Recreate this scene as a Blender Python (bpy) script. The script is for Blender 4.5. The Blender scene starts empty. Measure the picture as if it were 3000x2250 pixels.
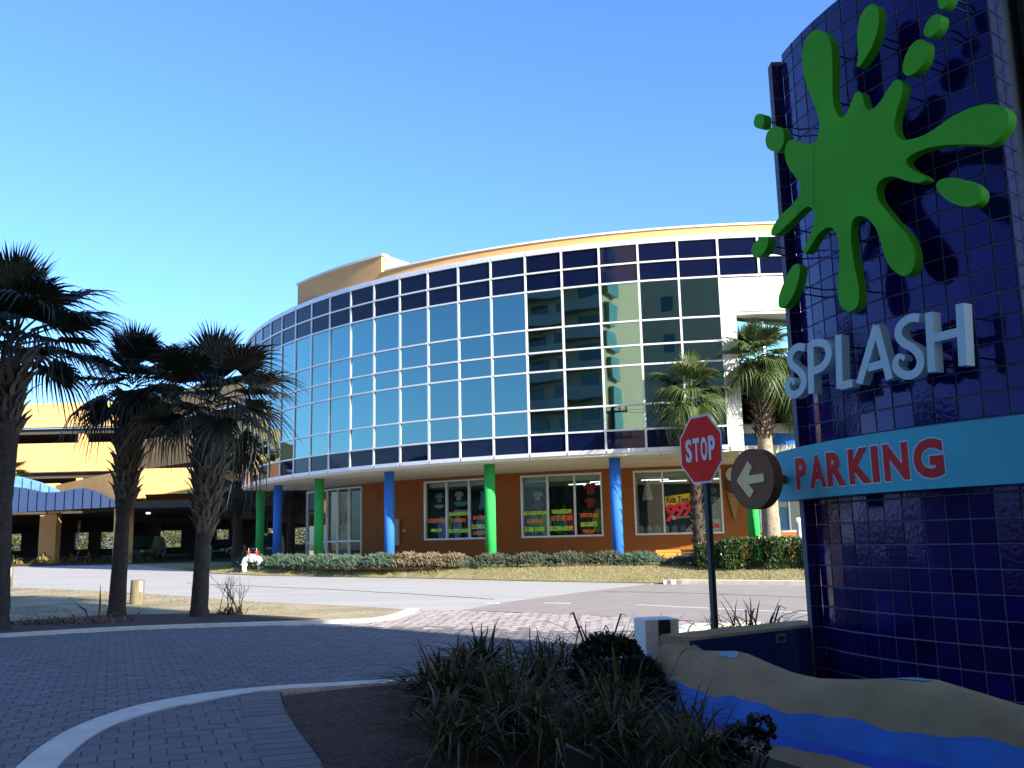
import bpy, bmesh, math, random
from math import sin, cos, pi, radians, atan2, hypot, sqrt
from mathutils import Vector, Matrix, noise
from mathutils.geometry import delaunay_2d_cdt

S = bpy.context.scene
C = S.collection
RND = random.Random(7)

# ------------------------------------------------------------------ camera
EYE = 1.6
PITCH, ROLL, FPX = 0.1662, 0.0226, 2742.5
cam = bpy.data.objects.new('camera', bpy.data.cameras.new('camera'))
C.objects.link(cam)
cam.data.sensor_width = 36.0
cam.data.lens = 36.0 * FPX / 3000.0
cam.data.clip_start, cam.data.clip_end = 0.05, 3000
cam.matrix_world = Matrix.Translation((0, 0, EYE)) @ Matrix.Rotation(pi/2 + PITCH, 4, 'X') @ Matrix.Rotation(-ROLL, 4, 'Z')
S.camera = cam

# ------------------------------------------------------------------ light
SUN_AZ, SUN_EL = atan2(0.743, -0.669), radians(23.5)
w = bpy.data.worlds.new('World'); S.world = w; w.use_nodes = True
nt = w.node_tree
bg = nt.nodes['Background']
sky = nt.nodes.new('ShaderNodeTexSky')
sky.sky_type = 'NISHITA'; sky.sun_disc = False
sky.sun_elevation = SUN_EL; sky.sun_rotation = SUN_AZ
sky.altitude = 0; sky.air_density = 1.0; sky.dust_density = 0.8; sky.ozone_density = 1.3
tint = nt.nodes.new('ShaderNodeMix'); tint.data_type = 'RGBA'; tint.blend_type = 'MULTIPLY'; tint.inputs[0].default_value = 1.0
tint.inputs[7].default_value = (0.53, 0.81, 1.26, 1)          # white balance of the photograph
nt.links.new(sky.outputs[0], tint.inputs[6]); nt.links.new(tint.outputs[2], bg.inputs[0])
bg.inputs[1].default_value = 0.115
sd = bpy.data.lights.new('sun', 'SUN'); sd.energy = 5.0; sd.angle = radians(0.5); sd.color = (1.0, 0.90, 0.74)
so = bpy.data.objects.new('sun', sd); C.objects.link(so)
sv = Vector((sin(SUN_AZ)*cos(SUN_EL), cos(SUN_AZ)*cos(SUN_EL), sin(SUN_EL)))
so.rotation_euler = sv.to_track_quat('Z', 'Y').to_euler()
so.location = sv * 60
S.view_settings.view_transform = 'Standard'; S.view_settings.look = 'None'
S.view_settings.exposure = 1.4; S.view_settings.gamma = 1.0
S.render.engine = 'CYCLES'
S.cycles.max_bounces = 8; S.cycles.transparent_max_bounces = 12
S.cycles.use_denoising = True

# ------------------------------------------------------------------ materials
MATS = {}
def mat(name, col, rough=0.7, var=0.12, vscale=6.0, bump=0.0, bscale=40.0, metal=0.0, spec=0.5, coat=0.0, col2=None, island=0.0, trans=0.0, stretch=None):
    m = bpy.data.materials.new(name); m.use_nodes = True
    t = m.node_tree; n = t.nodes; L = t.links
    p = n['Principled BSDF']
    p.inputs['Roughness'].default_value = rough
    p.inputs['Metallic'].default_value = metal
    p.inputs['Specular IOR Level'].default_value = spec
    if coat: p.inputs['Coat Weight'].default_value = coat; p.inputs['Coat Roughness'].default_value = 0.04
    tc = n.new('ShaderNodeTexCoord'); geo = n.new('ShaderNodeNewGeometry')
    src = geo.outputs['Position']
    if stretch:
        mp = n.new('ShaderNodeMapping'); mp.inputs['Scale'].default_value = stretch
        L.new(src, mp.inputs[0]); src = mp.outputs[0]
    nz = n.new('ShaderNodeTexNoise'); nz.inputs['Scale'].default_value = vscale; nz.inputs['Detail'].default_value = 6
    nz.inputs['Roughness'].default_value = 0.65
    L.new(src, nz.inputs['Vector'])
    mx = n.new('ShaderNodeMix'); mx.data_type = 'RGBA'
    c2 = col2 or tuple(c*(1-2*var) for c in col)
    c1 = col if col2 else tuple(min(1, c*(1+var)) for c in col)
    mr = n.new('ShaderNodeMapRange'); mr.inputs[1].default_value = 0.3; mr.inputs[2].default_value = 0.7
    L.new(nz.outputs[0], mr.inputs[0]); L.new(mr.outputs[0], mx.inputs[0])
    mx.inputs[6].default_value = (*c1, 1); mx.inputs[7].default_value = (*c2, 1)
    out = mx.outputs[2]
    if island:
        hs = n.new('ShaderNodeHueSaturation')
        ma = n.new('ShaderNodeMapRange'); ma.inputs[3].default_value = 1-island; ma.inputs[4].default_value = 1+island
        oi = n.new('ShaderNodeObjectInfo'); ad = n.new('ShaderNodeMath'); ad.operation = 'ADD'
        fr = n.new('ShaderNodeMath'); fr.operation = 'FRACT'
        L.new(geo.outputs['Random Per Island'], ad.inputs[0]); L.new(oi.outputs['Random'], ad.inputs[1]); L.new(ad.outputs[0], fr.inputs[0])
        L.new(fr.outputs[0], ma.inputs[0]); L.new(ma.outputs[0], hs.inputs['Value']); L.new(out, hs.inputs['Color'])
        out = hs.outputs[0]
    L.new(out, p.inputs['Base Color'])
    if bump:
        b = n.new('ShaderNodeBump'); b.inputs['Strength'].default_value = bump; b.inputs['Distance'].default_value = 0.02
        nb = n.new('ShaderNodeTexNoise'); nb.inputs['Scale'].default_value = bscale; nb.inputs['Detail'].default_value = 4
        L.new(geo.outputs['Position'], nb.inputs['Vector'])
        L.new(nb.outputs[0], b.inputs['Height']); L.new(b.outputs[0], p.inputs['Normal'])
    if trans:
        ts = n.new('ShaderNodeBsdfTranslucent'); L.new(out, ts.inputs[0]); ms = n.new('ShaderNodeMixShader'); ms.inputs[0].default_value = trans
        L.new(p.outputs[0], ms.inputs[1]); L.new(ts.outputs[0], ms.inputs[2]); L.new(ms.outputs[0], n['Material Output'].inputs[0])
    MATS[name] = m
    return m

def emit(name, col, st):
    m = bpy.data.materials.new(name); m.use_nodes = True
    p = m.node_tree.nodes['Principled BSDF']
    p.inputs['Base Color'].default_value = (*col, 1); p.inputs['Emission Color'].default_value = (*col, 1); p.inputs['Emission Strength'].default_value = st
    return m

def wavy(m, scale, strength, dist=0.05):
    t = m.node_tree; n = t.nodes; p = n['Principled BSDF']
    g = n.new('ShaderNodeNewGeometry'); nz = n.new('ShaderNodeTexNoise'); nz.inputs['Scale'].default_value = scale; nz.inputs['Detail'].default_value = 1
    b = n.new('ShaderNodeBump'); b.inputs['Strength'].default_value = strength; b.inputs['Distance'].default_value = dist
    t.links.new(g.outputs['Position'], nz.inputs['Vector']); t.links.new(nz.outputs[0], b.inputs['Height']); t.links.new(b.outputs[0], p.inputs['Normal'])
    return m

M = {}
M['road'] = mat('pale_concrete', (0.42, 0.41, 0.40), 0.9, 0.10, 0.9, 0.15, 60, col2=(0.34, 0.335, 0.33), stretch=(0.14, 0.9, 1))
M['asphalt'] = mat('worn_asphalt', (0.30, 0.265, 0.245), 0.92, 0.1, 1.6, 0.25, 90, col2=(0.235, 0.21, 0.2))
M['kerb'] = mat('kerb_concrete', (0.62, 0.58, 0.51), 0.9, 0.1, 4, 0.15, 70)
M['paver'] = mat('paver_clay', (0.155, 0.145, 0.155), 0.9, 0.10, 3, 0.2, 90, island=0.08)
M['paverpink'] = mat('pale_sunlit_paver', (0.34, 0.30, 0.29), 0.9, 0.10, 3, 0.2, 90, island=0.07)  # pinker apron tone, with the sunlit area's brightness put into the colour
M['joint'] = mat('joint_sand', (0.10, 0.088, 0.08), 0.95, 0.2, 20)
M['sand'] = mat('sandy_ground', (0.40, 0.34, 0.25), 0.95, 0.2, 1.2, 0.4, 25, col2=(0.27, 0.22, 0.14))
M['drygrass'] = mat('dry_turf', (0.30, 0.25, 0.13), 0.95, 0.2, 1.5, 0.4, 40, col2=(0.22, 0.19, 0.085))
M['blade'] = mat('dry_blade', (0.40, 0.34, 0.18), 0.9, 0.2, 0.9, island=0.25, col2=(0.20, 0.21, 0.07), trans=0.25)
M['mulch'] = mat('pine_mulch', (0.085, 0.045, 0.030), 0.95, 0.3, 12, 0.7, 30, col2=(0.04, 0.022, 0.016))
M['needle'] = mat('pine_straw', (0.17, 0.09, 0.055), 0.9, 0.2, 5, island=0.35)
M['white'] = mat('white_paint', (0.78, 0.77, 0.74), 0.6, 0.05, 5)
M['soffit'] = mat('soffit_stucco', (0.66, 0.63, 0.55), 0.85, 0.04, 2)
M['alu'] = mat('mullion_aluminium', (0.72, 0.74, 0.76), 0.4, 0.03, 3, metal=0.25)
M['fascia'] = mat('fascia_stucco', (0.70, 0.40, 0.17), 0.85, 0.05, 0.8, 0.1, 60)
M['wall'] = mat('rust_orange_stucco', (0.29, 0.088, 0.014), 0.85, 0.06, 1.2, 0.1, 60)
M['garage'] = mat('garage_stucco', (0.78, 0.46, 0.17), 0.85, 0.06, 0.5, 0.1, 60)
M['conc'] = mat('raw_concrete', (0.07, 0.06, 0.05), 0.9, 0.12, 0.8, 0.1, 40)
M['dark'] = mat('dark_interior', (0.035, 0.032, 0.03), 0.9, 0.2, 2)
M['green'] = mat('green_column_paint', (0.03, 0.38, 0.085), 0.8, 0.05, 3, spec=0.25)
M['blue'] = mat('blue_column_paint', (0.03, 0.17, 0.60), 0.8, 0.05, 3, spec=0.25)
M['tile'] = mat('cobalt_glazed_tile', (0.010, 0.004, 0.075), 0.10, 0.25, 2.5, spec=0.42, island=0.35)
MATS['cobalt_glazed_tile'].node_tree.nodes['Principled BSDF'].inputs['Specular Tint'].default_value = (0.42, 0.36, 1.0, 1)
M['grout'] = mat('grey_grout', (0.13, 0.13, 0.17), 0.9, 0.15, 10)
M['emblem'] = mat('emblem_green', (0.085, 0.46, 0.025), 0.6, 0.08, 1.5, bump=0.06, bscale=60, spec=0.12)
M['letter'] = mat('letter_pale_blue', (0.55, 0.66, 0.70), 0.55, 0.04, 5)
M['band'] = mat('band_cyan', (0.10, 0.47, 0.56), 0.65, 0.05, 2, 0.05, 60, spec=0.15)
M['red'] = mat('parking_red', (0.66, 0.045, 0.04), 0.6, 0.1, 3, spec=0.1)
M['outline'] = mat('outline_white', (0.55, 0.66, 0.75), 0.6, 0.03, 3)
M['brown'] = mat('disc_brown', (0.25, 0.125, 0.075), 0.7, 0.08, 4, bump=0.08, bscale=90, spec=0.12)
M['cream'] = mat('arrow_cream', (0.95, 0.74, 0.36), 0.6, 0.06, 9, spec=0.1)
M['poolcream'] = mat('pool_sand_stucco', (0.37, 0.245, 0.13), 0.9, 0.14, 2.2, 0.5, 55, spec=0.2)
M['poolblue'] = mat('pool_wave_blue', (0.028, 0.125, 0.44), 0.8, 0.18, 2.5, 0.15, 50)
M['pooldeep'] = mat('pool_deep_blue', (0.012, 0.05, 0.42), 0.6, 0.1, 2.5, 0.15, 50)
M['basin'] = mat('basin_blue', (0.012, 0.04, 0.20), 0.6, 0.15, 3, 0.1, 50)
M['spot'] = mat('pale_water_paint', (0.14, 0.30, 0.38), 0.6, 0.1, 3)
M['stopred'] = mat('sign_red', (0.92, 0.03, 0.02), 0.6, 0.06, 2, spec=0.1)
M['signwhite'] = mat('sign_white', (0.72, 0.70, 0.72), 0.5, 0.05, 2)
M['post'] = mat('post_steel', (0.055, 0.06, 0.065), 0.6, 0.1, 5)
M['black'] = mat('black_plastic', (0.012, 0.012, 0.013), 0.5, 0.1, 5)
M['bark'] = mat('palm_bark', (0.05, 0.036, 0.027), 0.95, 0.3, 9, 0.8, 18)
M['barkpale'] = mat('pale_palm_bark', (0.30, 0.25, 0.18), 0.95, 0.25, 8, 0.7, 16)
M['boot'] = mat('leaf_base_fibre', (0.12, 0.09, 0.065), 0.9, 0.25, 12, 0.5, 30, island=0.35)
M['bootdark'] = mat('dark_leaf_base', (0.05, 0.03, 0.018), 0.9, 0.25, 12, island=0.35)
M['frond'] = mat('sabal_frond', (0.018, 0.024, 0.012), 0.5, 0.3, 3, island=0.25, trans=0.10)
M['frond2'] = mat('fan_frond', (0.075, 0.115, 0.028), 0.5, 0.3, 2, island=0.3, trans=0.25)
M['deadfrond'] = mat('dead_frond', (0.22, 0.16, 0.075), 0.8, 0.3, 3, island=0.3, trans=0.2)
M['strap'] = mat('strap_leaf', (0.075, 0.068, 0.024), 0.6, 0.3, 6, island=0.4, trans=0.12, spec=0.2)
M['strapdry'] = mat('dry_strap_leaf', (0.13, 0.10, 0.06), 0.7, 0.3, 6, island=0.4)
M['shrub'] = mat('dark_shrub_leaf', (0.020, 0.024, 0.016), 0.4, 0.3, 6, island=0.4)
M['hedge'] = mat('hedge_leaf', (0.05, 0.095, 0.022), 0.35, 0.3, 4, island=0.45, trans=0.2)
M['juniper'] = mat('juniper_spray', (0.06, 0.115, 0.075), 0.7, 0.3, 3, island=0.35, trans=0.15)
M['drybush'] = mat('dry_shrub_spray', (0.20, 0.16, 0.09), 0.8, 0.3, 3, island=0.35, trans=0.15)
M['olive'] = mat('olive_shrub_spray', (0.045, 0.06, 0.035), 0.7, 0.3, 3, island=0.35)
M['yucca'] = mat('yellow_agave_leaf', (0.34, 0.27, 0.08), 0.6, 0.3, 3, island=0.4, trans=0.2)
M['twig'] = mat('dark_twig', (0.06, 0.045, 0.035), 0.9, 0.2, 9)
M['wood'] = mat('weathered_log', (0.20, 0.17, 0.10), 0.9, 0.25, 6, 0.5, 25, stretch=(1, 1, 0.15))
M['tree'] = mat('woodland_leaf', (0.05, 0.06, 0.018), 0.7, 0.3, 0.4, island=0.5, trans=0.3, col2=(0.10, 0.085, 0.03))
M['pipe'] = mat('white_pipe_paint', (0.78, 0.77, 0.75), 0.4, 0.04, 6)
M['valve'] = mat('valve_red', (0.62, 0.03, 0.03), 0.4, 0.06, 6)
M['bench'] = mat('bench_orange', (0.85, 0.30, 0.05), 0.6, 0.06, 4)
M['condo'] = mat('condo_stucco', (0.46, 0.37, 0.26), 0.9, 0.05, 0.3)
M['condoglass'] = mat('condo_glass', (0.04, 0.09, 0.09), 0.1, 0.2, 0.2)
M['condoteal'] = mat('condo_teal_glass', (0.10, 0.24, 0.20), 0.15, 0.2, 0.2)
M['yellow'] = mat('poster_yellow', (0.75, 0.52, 0.02), 0.6, 0.04, 4)
M['pink'] = mat('poster_red', (0.75, 0.03, 0.06), 0.6, 0.04, 4)
M['lime'] = emit('lime_lettering', (0.45, 0.72, 0.05), 0.10)
M['orangeink'] = emit('orange_lettering', (0.75, 0.17, 0.02), 0.10)
M['tube'] = emit('lit_tube', (0.9, 0.95, 1.0), 0.9)
M['clothwhite'] = mat('pale_cloth', (0.5, 0.52, 0.5), 0.9, 0.05, 5)
M['clothteal'] = mat('teal_cloth', (0.12, 0.42, 0.40), 0.9, 0.05, 5)
M['clothred'] = mat('red_cloth', (0.5, 0.06, 0.06), 0.9, 0.05, 5)
M['clothblue'] = mat('blue_board', (0.06, 0.2, 0.5), 0.5, 0.3, 3, col2=(0.3, 0.5, 0.6))
M['clothlime'] = mat('lime_board', (0.30, 0.50, 0.03), 0.5, 0.1, 3)
M['clothplum'] = mat('plum_board', (0.14, 0.05, 0.08), 0.5, 0.1, 3)
M['clothgreen'] = mat('sea_green_board', (0.03, 0.28, 0.2), 0.5, 0.2, 3)
M['clothpink'] = mat('pale_pink_cloth', (0.5, 0.36, 0.35), 0.9, 0.05, 5)
M['car'] = mat('dark_car_paint', (0.03, 0.03, 0.035), 0.25, 0.05, 2, coat=0.5)
M['cargrey'] = mat('grey_car_paint', (0.11, 0.11, 0.12), 0.25, 0.05, 2, coat=0.5)
M['roofgreen'] = mat('green_metal_roof', (0.05, 0.22, 0.13), 0.5, 0.08, 1)
M['wavelight'] = mat('mural_light_blue', (0.06, 0.19, 0.42), 0.6, 0.2, 0.9, col2=(0.14, 0.30, 0.46))
M['wavedark'] = mat('mural_deep_blue', (0.005, 0.028, 0.115), 0.6, 0.2, 0.5, col2=(0.012, 0.034, 0.10))
M['cone'] = mat('waffle_cone', (0.30, 0.17, 0.07), 0.8, 0.2, 9)
M['choc'] = mat('chocolate_scoop', (0.05, 0.025, 0.015), 0.7, 0.2, 9)
M['snackblue'] = mat('snack_sign_blue', (0.05, 0.22, 0.42), 0.6, 0.05, 4)
M['palesign'] = mat('pale_sign_panel', (0.35, 0.37, 0.36), 0.6, 0.05, 4)
M['metalgrey'] = mat('galvanised', (0.42, 0.44, 0.46), 0.45, 0.08, 5, metal=0.5)

# mirror glass: tinted, turning colourless at grazing angles
def mirror_glass(name, tint, rough, ws):
    m = bpy.data.materials.new(name); m.use_nodes = True
    p = m.node_tree.nodes['Principled BSDF']
    p.inputs['Base Color'].default_value = (*tint, 1); p.inputs['Metallic'].default_value = 1.0; p.inputs['Roughness'].default_value = rough
    return wavy(m, 0.55, ws, 0.05)
M['vision'] = mirror_glass('blue_mirror_glass', (0.165, 0.285, 0.275), 0.015, 0.10)
m = bpy.data.materials.new('navy_spandrel_glass'); m.use_nodes = True
p = m.node_tree.nodes['Principled BSDF']
p.inputs['Base Color'].default_value = (0.003, 0.006, 0.030, 1); p.inputs['Roughness'].default_value = 0.03; p.inputs['IOR'].default_value = 1.33
M['spandrel'] = wavy(m, 0.55, 0.08, 0.05)
def clear_glass(name):
    m = bpy.data.materials.new(name); m.use_nodes = True
    t = m.node_tree; n = t.nodes; L = t.links
    n.remove(n['Principled BSDF'])
    tr = n.new('ShaderNodeBsdfTransparent'); tr.inputs[0].default_value = (0.80, 0.88, 0.86, 1)
    gl = n.new('ShaderNodeBsdfGlossy'); gl.inputs['Roughness'].default_value = 0.01
    lw = n.new('ShaderNodeLayerWeight'); lw.inputs[0].default_value = 0.5; pw = n.new('ShaderNodeMath'); pw.operation = 'POWER'; pw.inputs[1].default_value = 4.0
    fr = n.new('ShaderNodeMath'); fr.operation = 'MULTIPLY_ADD'; fr.inputs[1].default_value = 0.85; fr.inputs[2].default_value = 0.022
    L.new(lw.outputs['Facing'], pw.inputs[0]); L.new(pw.outputs[0], fr.inputs[0])
    ms = n.new('ShaderNodeMixShader')
    L.new(fr.outputs[0], ms.inputs[0]); L.new(tr.outputs[0], ms.inputs[1]); L.new(gl.outputs[0], ms.inputs[2]); L.new(ms.outputs[0], n['Material Output'].inputs[0])
    return m
M['clear'] = clear_glass('shop_glass')

# glazed tiles: slightly rippled glaze
wavy(M['tile'], 22, 0.10, 0.01)

# ------------------------------------------------------------------ mesh helpers
class MB:
    def __init__(s): s.v = []; s.f = []; s.mi = []
    def add(s, vs, fs, mi=0):
        o = len(s.v); s.v += [tuple(v) for v in vs]; s.f += [tuple(i+o for i in f) for f in fs]; s.mi += [mi]*len(fs); return s
    def box(s, x0, x1, y0, y1, z0, z1, mi=0, T=None, bev=0.0):
        vs = [Vector((x, y, z)) for z in (z0, z1) for x, y in ((x0, y0), (x1, y0), (x1, y1), (x0, y1))]
        if T is not None: vs = [T @ v for v in vs]
        return s.add(vs, [(3, 2, 1, 0), (4, 5, 6, 7), (0, 1, 5, 4), (1, 2, 6, 5), (2, 3, 7, 6), (3, 0, 4, 7)], mi)
    def obox(s, c, dx, dy, dz, ang, mi=0):                 # box centred at c, turned about z
        return s.box(-dx/2, dx/2, -dy/2, dy/2, -dz/2, dz/2, mi, Matrix.Translation(c) @ Matrix.Rotation(ang, 4, 'Z'))
    def tube(s, pts, r, n=8, mi=0, cap=True):
        pts = [Vector(p) for p in pts]; rs = r if isinstance(r, (list, tuple)) else [r]*len(pts)
        o = len(s.v); prev = None
        for i, p in enumerate(pts):
            d = (pts[min(i+1, len(pts)-1)] - pts[max(i-1, 0)]).normalized()
            if prev is None: a = d.orthogonal().normalized()
            else: a = (prev - d*prev.dot(d)).normalized()
            prev = a; b = d.cross(a)
            for k in range(n): t = 2*pi*k/n; s.v.append(tuple(p + (a*cos(t) + b*sin(t))*rs[i]))
        for i in range(len(pts)-1):
            for k in range(n):
                s.f.append((o+i*n+k, o+i*n+(k+1) % n, o+(i+1)*n+(k+1) % n, o+(i+1)*n+k)); s.mi.append(mi)
        if cap:
            s.f.append(tuple(o+k for k in reversed(range(n)))); s.mi.append(mi)
            e = o+(len(pts)-1)*n; s.f.append(tuple(e+k for k in range(n))); s.mi.append(mi)
        return s
    def prism(s, pts, fn0, fn1, mi=0):                     # 2D outline mapped by two functions to front / back
        a = [Vector(fn0(*p)) for p in pts]; b = [Vector(fn1(*p)) for p in pts]; n = len(pts)
        r = delaunay_2d_cdt([Vector(p) for p in pts], [(i, (i+1) % n) for i in range(n)], [], 1, 1e-6)
        if len(r[0]) != n:
            tri = [tuple(range(n))]
        else:
            tri = [tuple(f) for f in r[2]]
            mp = {}
            for i, q in enumerate(r[0]):
                mp[i] = min(range(n), key=lambda k: (pts[k][0]-q[0])**2+(pts[k][1]-q[1])**2)
            tri = [tuple(mp[i] for i in f) for f in tri]
        o = len(s.v); s.v += [tuple(q) for q in a+b]
        for f in tri:
            s.f.append(tuple(o+i for i in f)); s.mi.append(mi)
            s.f.append(tuple(o+n+i for i in reversed(f))); s.mi.append(mi)
        for i in range(n):
            j = (i+1) % n; s.f.append((o+i, o+n+i, o+n+j, o+j)); s.mi.append(mi)
        return s
    def mesh(s, name, mats, smooth=False):
        me = bpy.data.meshes.new(name); me.from_pydata(s.v, [], s.f)
        for q in (mats if isinstance(mats, (list, tuple)) else [mats]): me.materials.append(q)
        if any(s.mi): me.polygons.foreach_set('material_index', s.mi)
        if smooth: me.polygons.foreach_set('use_smooth', [True]*len(me.polygons))
        me.update(); return me
    def build(s, name, mats, parent=None, smooth=False, local=False, recalc=True):
        if parent is not None and not local:
            o = wpos(parent); s.v = [(v[0]-o[0], v[1]-o[1], v[2]-o[2]) for v in s.v]
        me = s.mesh(name, mats, smooth)
        if recalc:
            bm = bmesh.new(); bm.from_mesh(me); bmesh.ops.recalc_face_normals(bm, faces=bm.faces); bm.to_mesh(me); bm.free()
        return link(name, me, parent)

def wpos(o):
    v = Vector(o.location)
    while o.parent: o = o.parent; v = v + Vector(o.location)
    return v
def link(name, me, parent=None):
    ob = bpy.data.objects.new(name, me); C.objects.link(ob)
    if parent is not None: ob.parent = parent
    return ob
def tag(o, label, cat, group=None):
    o['label'] = label; o['category'] = cat
    if group: o['group'] = group
    return o
def thing(name, label, cat, loc=(0, 0, 0), group=None):
    o = bpy.data.objects.new(name, None); C.objects.link(o); o.location = loc; o.empty_display_size = 0.2
    return tag(o, label, cat, group)
def structure(o): o['kind'] = 'structure'; return o
def stuff(o): o['kind'] = 'stuff'; return o

def text_mesh(s, bold=0.0, res=3):
    cu = bpy.data.curves.new('text', 'FONT'); cu.body = s; cu.size = 1.0; cu.offset = bold; cu.resolution_u = res
    ob = bpy.data.objects.new('text', cu); C.objects.link(ob)
    dg = bpy.context.evaluated_depsgraph_get()
    me = bpy.data.meshes.new_from_object(ob.evaluated_get(dg))
    vs = [tuple(v.co) for v in me.vertices]; fs = [tuple(q.vertices) for q in me.polygons]
    bpy.data.objects.remove(ob); bpy.data.curves.remove(cu); bpy.data.meshes.remove(me)
    return vs, fs
def lettering(s, fn, x0, x1, z0, z1, bold=0.02):
    """text mapped so its bounding box fills x0..x1, z0..z1 ; fn(x,z)->world"""
    vs, fs = text_mesh(s, bold)
    ax = min(v[0] for v in vs); bx = max(v[0] for v in vs); ay = min(v[1] for v in vs); by = max(v[1] for v in vs)
    mb = MB(); mb.add([fn(x0+(v[0]-ax)/(bx-ax)*(x1-x0), z0+(v[1]-ay)/(by-ay)*(z1-z0)) for v in vs], fs); return mb

def sheet(name, outline, hf, m, grid=None, skirt=0.12):
    """polygon triangulated on a grid, z = hf(x,y)"""
    pts = [Vector(p[:2]) for p in outline]; n = len(pts)
    if grid:
        dense = []
        for i in range(n):
            a, b = pts[i], pts[(i+1) % n]; k = max(1, int((b-a).length/grid))
            dense += [a.lerp(b, j/k) for j in range(k)]
        pts = dense; n = len(pts)
        xs = [p.x for p in pts]; ys = [p.y for p in pts]
        def inside(x, y):
            c = False; j = n-1
            for i in range(n):
                if (pts[i].y > y) != (pts[j].y > y) and x < (pts[j].x-pts[i].x)*(y-pts[i].y)/(pts[j].y-pts[i].y)+pts[i].x: c = not c
                j = i
            return c
        extra = []
        y = min(ys)+grid/2
        while y < max(ys):
            x = min(xs)+grid/2
            while x < max(xs):
                if inside(x, y): extra.append(Vector((x, y)))
                x += grid
            y += grid
    else: extra = []
    r = delaunay_2d_cdt(pts+extra, [(i, (i+1) % n) for i in range(n)], [], 1, 1e-5)
    mb = MB(); mb.add([(p.x, p.y, hf(p.x, p.y)) for p in r[0]], [tuple(f) for f in r[2]])
    if sum((r[0][f[1]].x-r[0][f[0]].x)*(r[0][f[2]].y-r[0][f[0]].y)-(r[0][f[1]].y-r[0][f[0]].y)*(r[0][f[2]].x-r[0][f[0]].x) for f in r[2]) < 0: mb.f = [f[::-1] for f in mb.f]
    if skirt:
        o = len(mb.v)
        for p in pts: h = hf(p.x, p.y); mb.v += [(p.x, p.y, h), (p.x, p.y, h-skirt)]
        for i in range(n): j = (i+1) % n; mb.f.append((o+2*i, o+2*i+1, o+2*j+1, o+2*j)); mb.mi.append(0)
    return mb.build(name, m, recalc=False)

def ribbon(center, width, z0, z1, closed=False, hf=None):
    """kerb: box section swept along a plan line"""
    mb = MB(); n = len(center); L = []
    for i, p in enumerate(center):
        a = Vector(center[max(i-1, 0)]); b = Vector(center[min(i+1, n-1)]); d = (b-a).normalized(); nn = Vector((-d.y, d.x))
        wd = width[i] if isinstance(width, (list, tuple)) else width
        h = hf(*p) if hf else 0
        q = Vector(p)
        for s_, z in ((-1, z0), (-1, z1), (1, z1), (1, z0)):
            e = q + nn*wd/2*s_*(0.96 if z == z1 else 1); L.append((e.x, e.y, h+z))
    for i in range(n-1):
        o = i*4
        for k in range(4): mb.f.append((o+k, o+4+k, o+4+(k+1) % 4, o+(k+1) % 4)); mb.mi.append(0)
    mb.f += [(0, 1, 2, 3), (4*n-1, 4*n-2, 4*n-3, 4*n-4)]; mb.mi += [0, 0]
    mb.v = L
    return mb
def smooth_line(pts, k=6):
    out = []; n = len(pts); P = [Vector(p) for p in pts]
    for i in range(n-1):
        p0, p1, p2, p3 = P[max(i-1, 0)], P[i], P[i+1], P[min(i+2, n-1)]
        for j in range(k):
            t = j/k; out.append(tuple(0.5*((2*p1)+(p2-p0)*t+(2*p0-5*p1+4*p2-p3)*t*t+(3*p1-p0-3*p2+p3)*t**3)))
    out.append(tuple(P[-1])); return out
def smooth_closed(pts, k=4):
    P = [Vector(p) for p in pts]; n = len(P); out = []
    for i in range(n):
        p0, p1, p2, p3 = P[i-1], P[i], P[(i+1) % n], P[(i+2) % n]
        for j in range(k):
            t = j/k; out.append(tuple(0.5*((2*p1)+(p2-p0)*t+(2*p0-5*p1+4*p2-p3)*t*t+(3*p1-p0-3*p2+p3)*t**3)))
    return out
def interp(x, xs, ys):
    if x <= xs[0]: return ys[0]
    for i in range(len(xs)-1):
        if x <= xs[i+1]: return ys[i]+(ys[i+1]-ys[i])*(x-xs[i])/(xs[i+1]-xs[i])
    return ys[-1]
def smoothstep(a, b, x):
    t = max(0, min(1, (x-a)/(b-a))); return t*t*(3-2*t)

# sight lines of the survey: points of the photograph (2212 px wide copy) to the real plane they lie on
def sight(px, py):
    a = (px*3000/2212-1500)/FPX; b = -(py*3000/2212-1125)/FPX
    c, s = cos(ROLL), sin(ROLL); u = c*a+s*b; v = -s*a+c*b
    return Vector((u, cos(PITCH)-v*sin(PITCH), sin(PITCH)+v*cos(PITCH)))

# ------------------------------------------------------------------ terrain
BX, BY, BR = 10.2018, 60.0, 26.5482
PAD = 0.64
def G0(x, y): return 0.0125*max(0.0, y-13.0)
FAR = [(-29, 68.4), (-23.6, 60.4), (-14.2, 44.8), (-11.2, 41.55), (-7.6, 38.9), (-3.5, 35.8), (1.4, 31.6), (4.3, 29.55), (5.1, 29.4), (6.2, 28.8), (8.35, 27.45), (14, 23.7), (22, 18.3), (40, 4.7)]
def edge_dist(x, y):
    d2 = 1e9
    for (ax, ay), (bx_, by_) in zip(FAR, FAR[1:]):
        ux, uy = bx_-ax, by_-ay; t = max(0, min(1, ((x-ax)*ux+(y-ay)*uy)/(ux*ux+uy*uy))); d2 = min(d2, (x-ax-t*ux)**2+(y-ay-t*uy)**2)
    return sqrt(d2)
def G(x, y):
    b = G0(x, y); r = hypot(x-BX, y-BY)
    if r > 42: return b
    d = edge_dist(x, y); wd = max(0.7, min(4.0, r-27.0+d)) if r > 27 else 0.7
    return b + max(0.0, PAD-b)*smoothstep(0.02, wd, d)*(1-smoothstep(34, 42, r))
rr = random.Random(3)
xs = [-600, -200, -110, -70, -45, -30, -20, -10, 0, 10, 20, 40, 80, 200, 600]; ys = [-600, -200, -80, -40, -10, 13, 20, 30, 45, 60, 80, 110, 160, 300, 600, 1200]
mb = MB()
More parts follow.
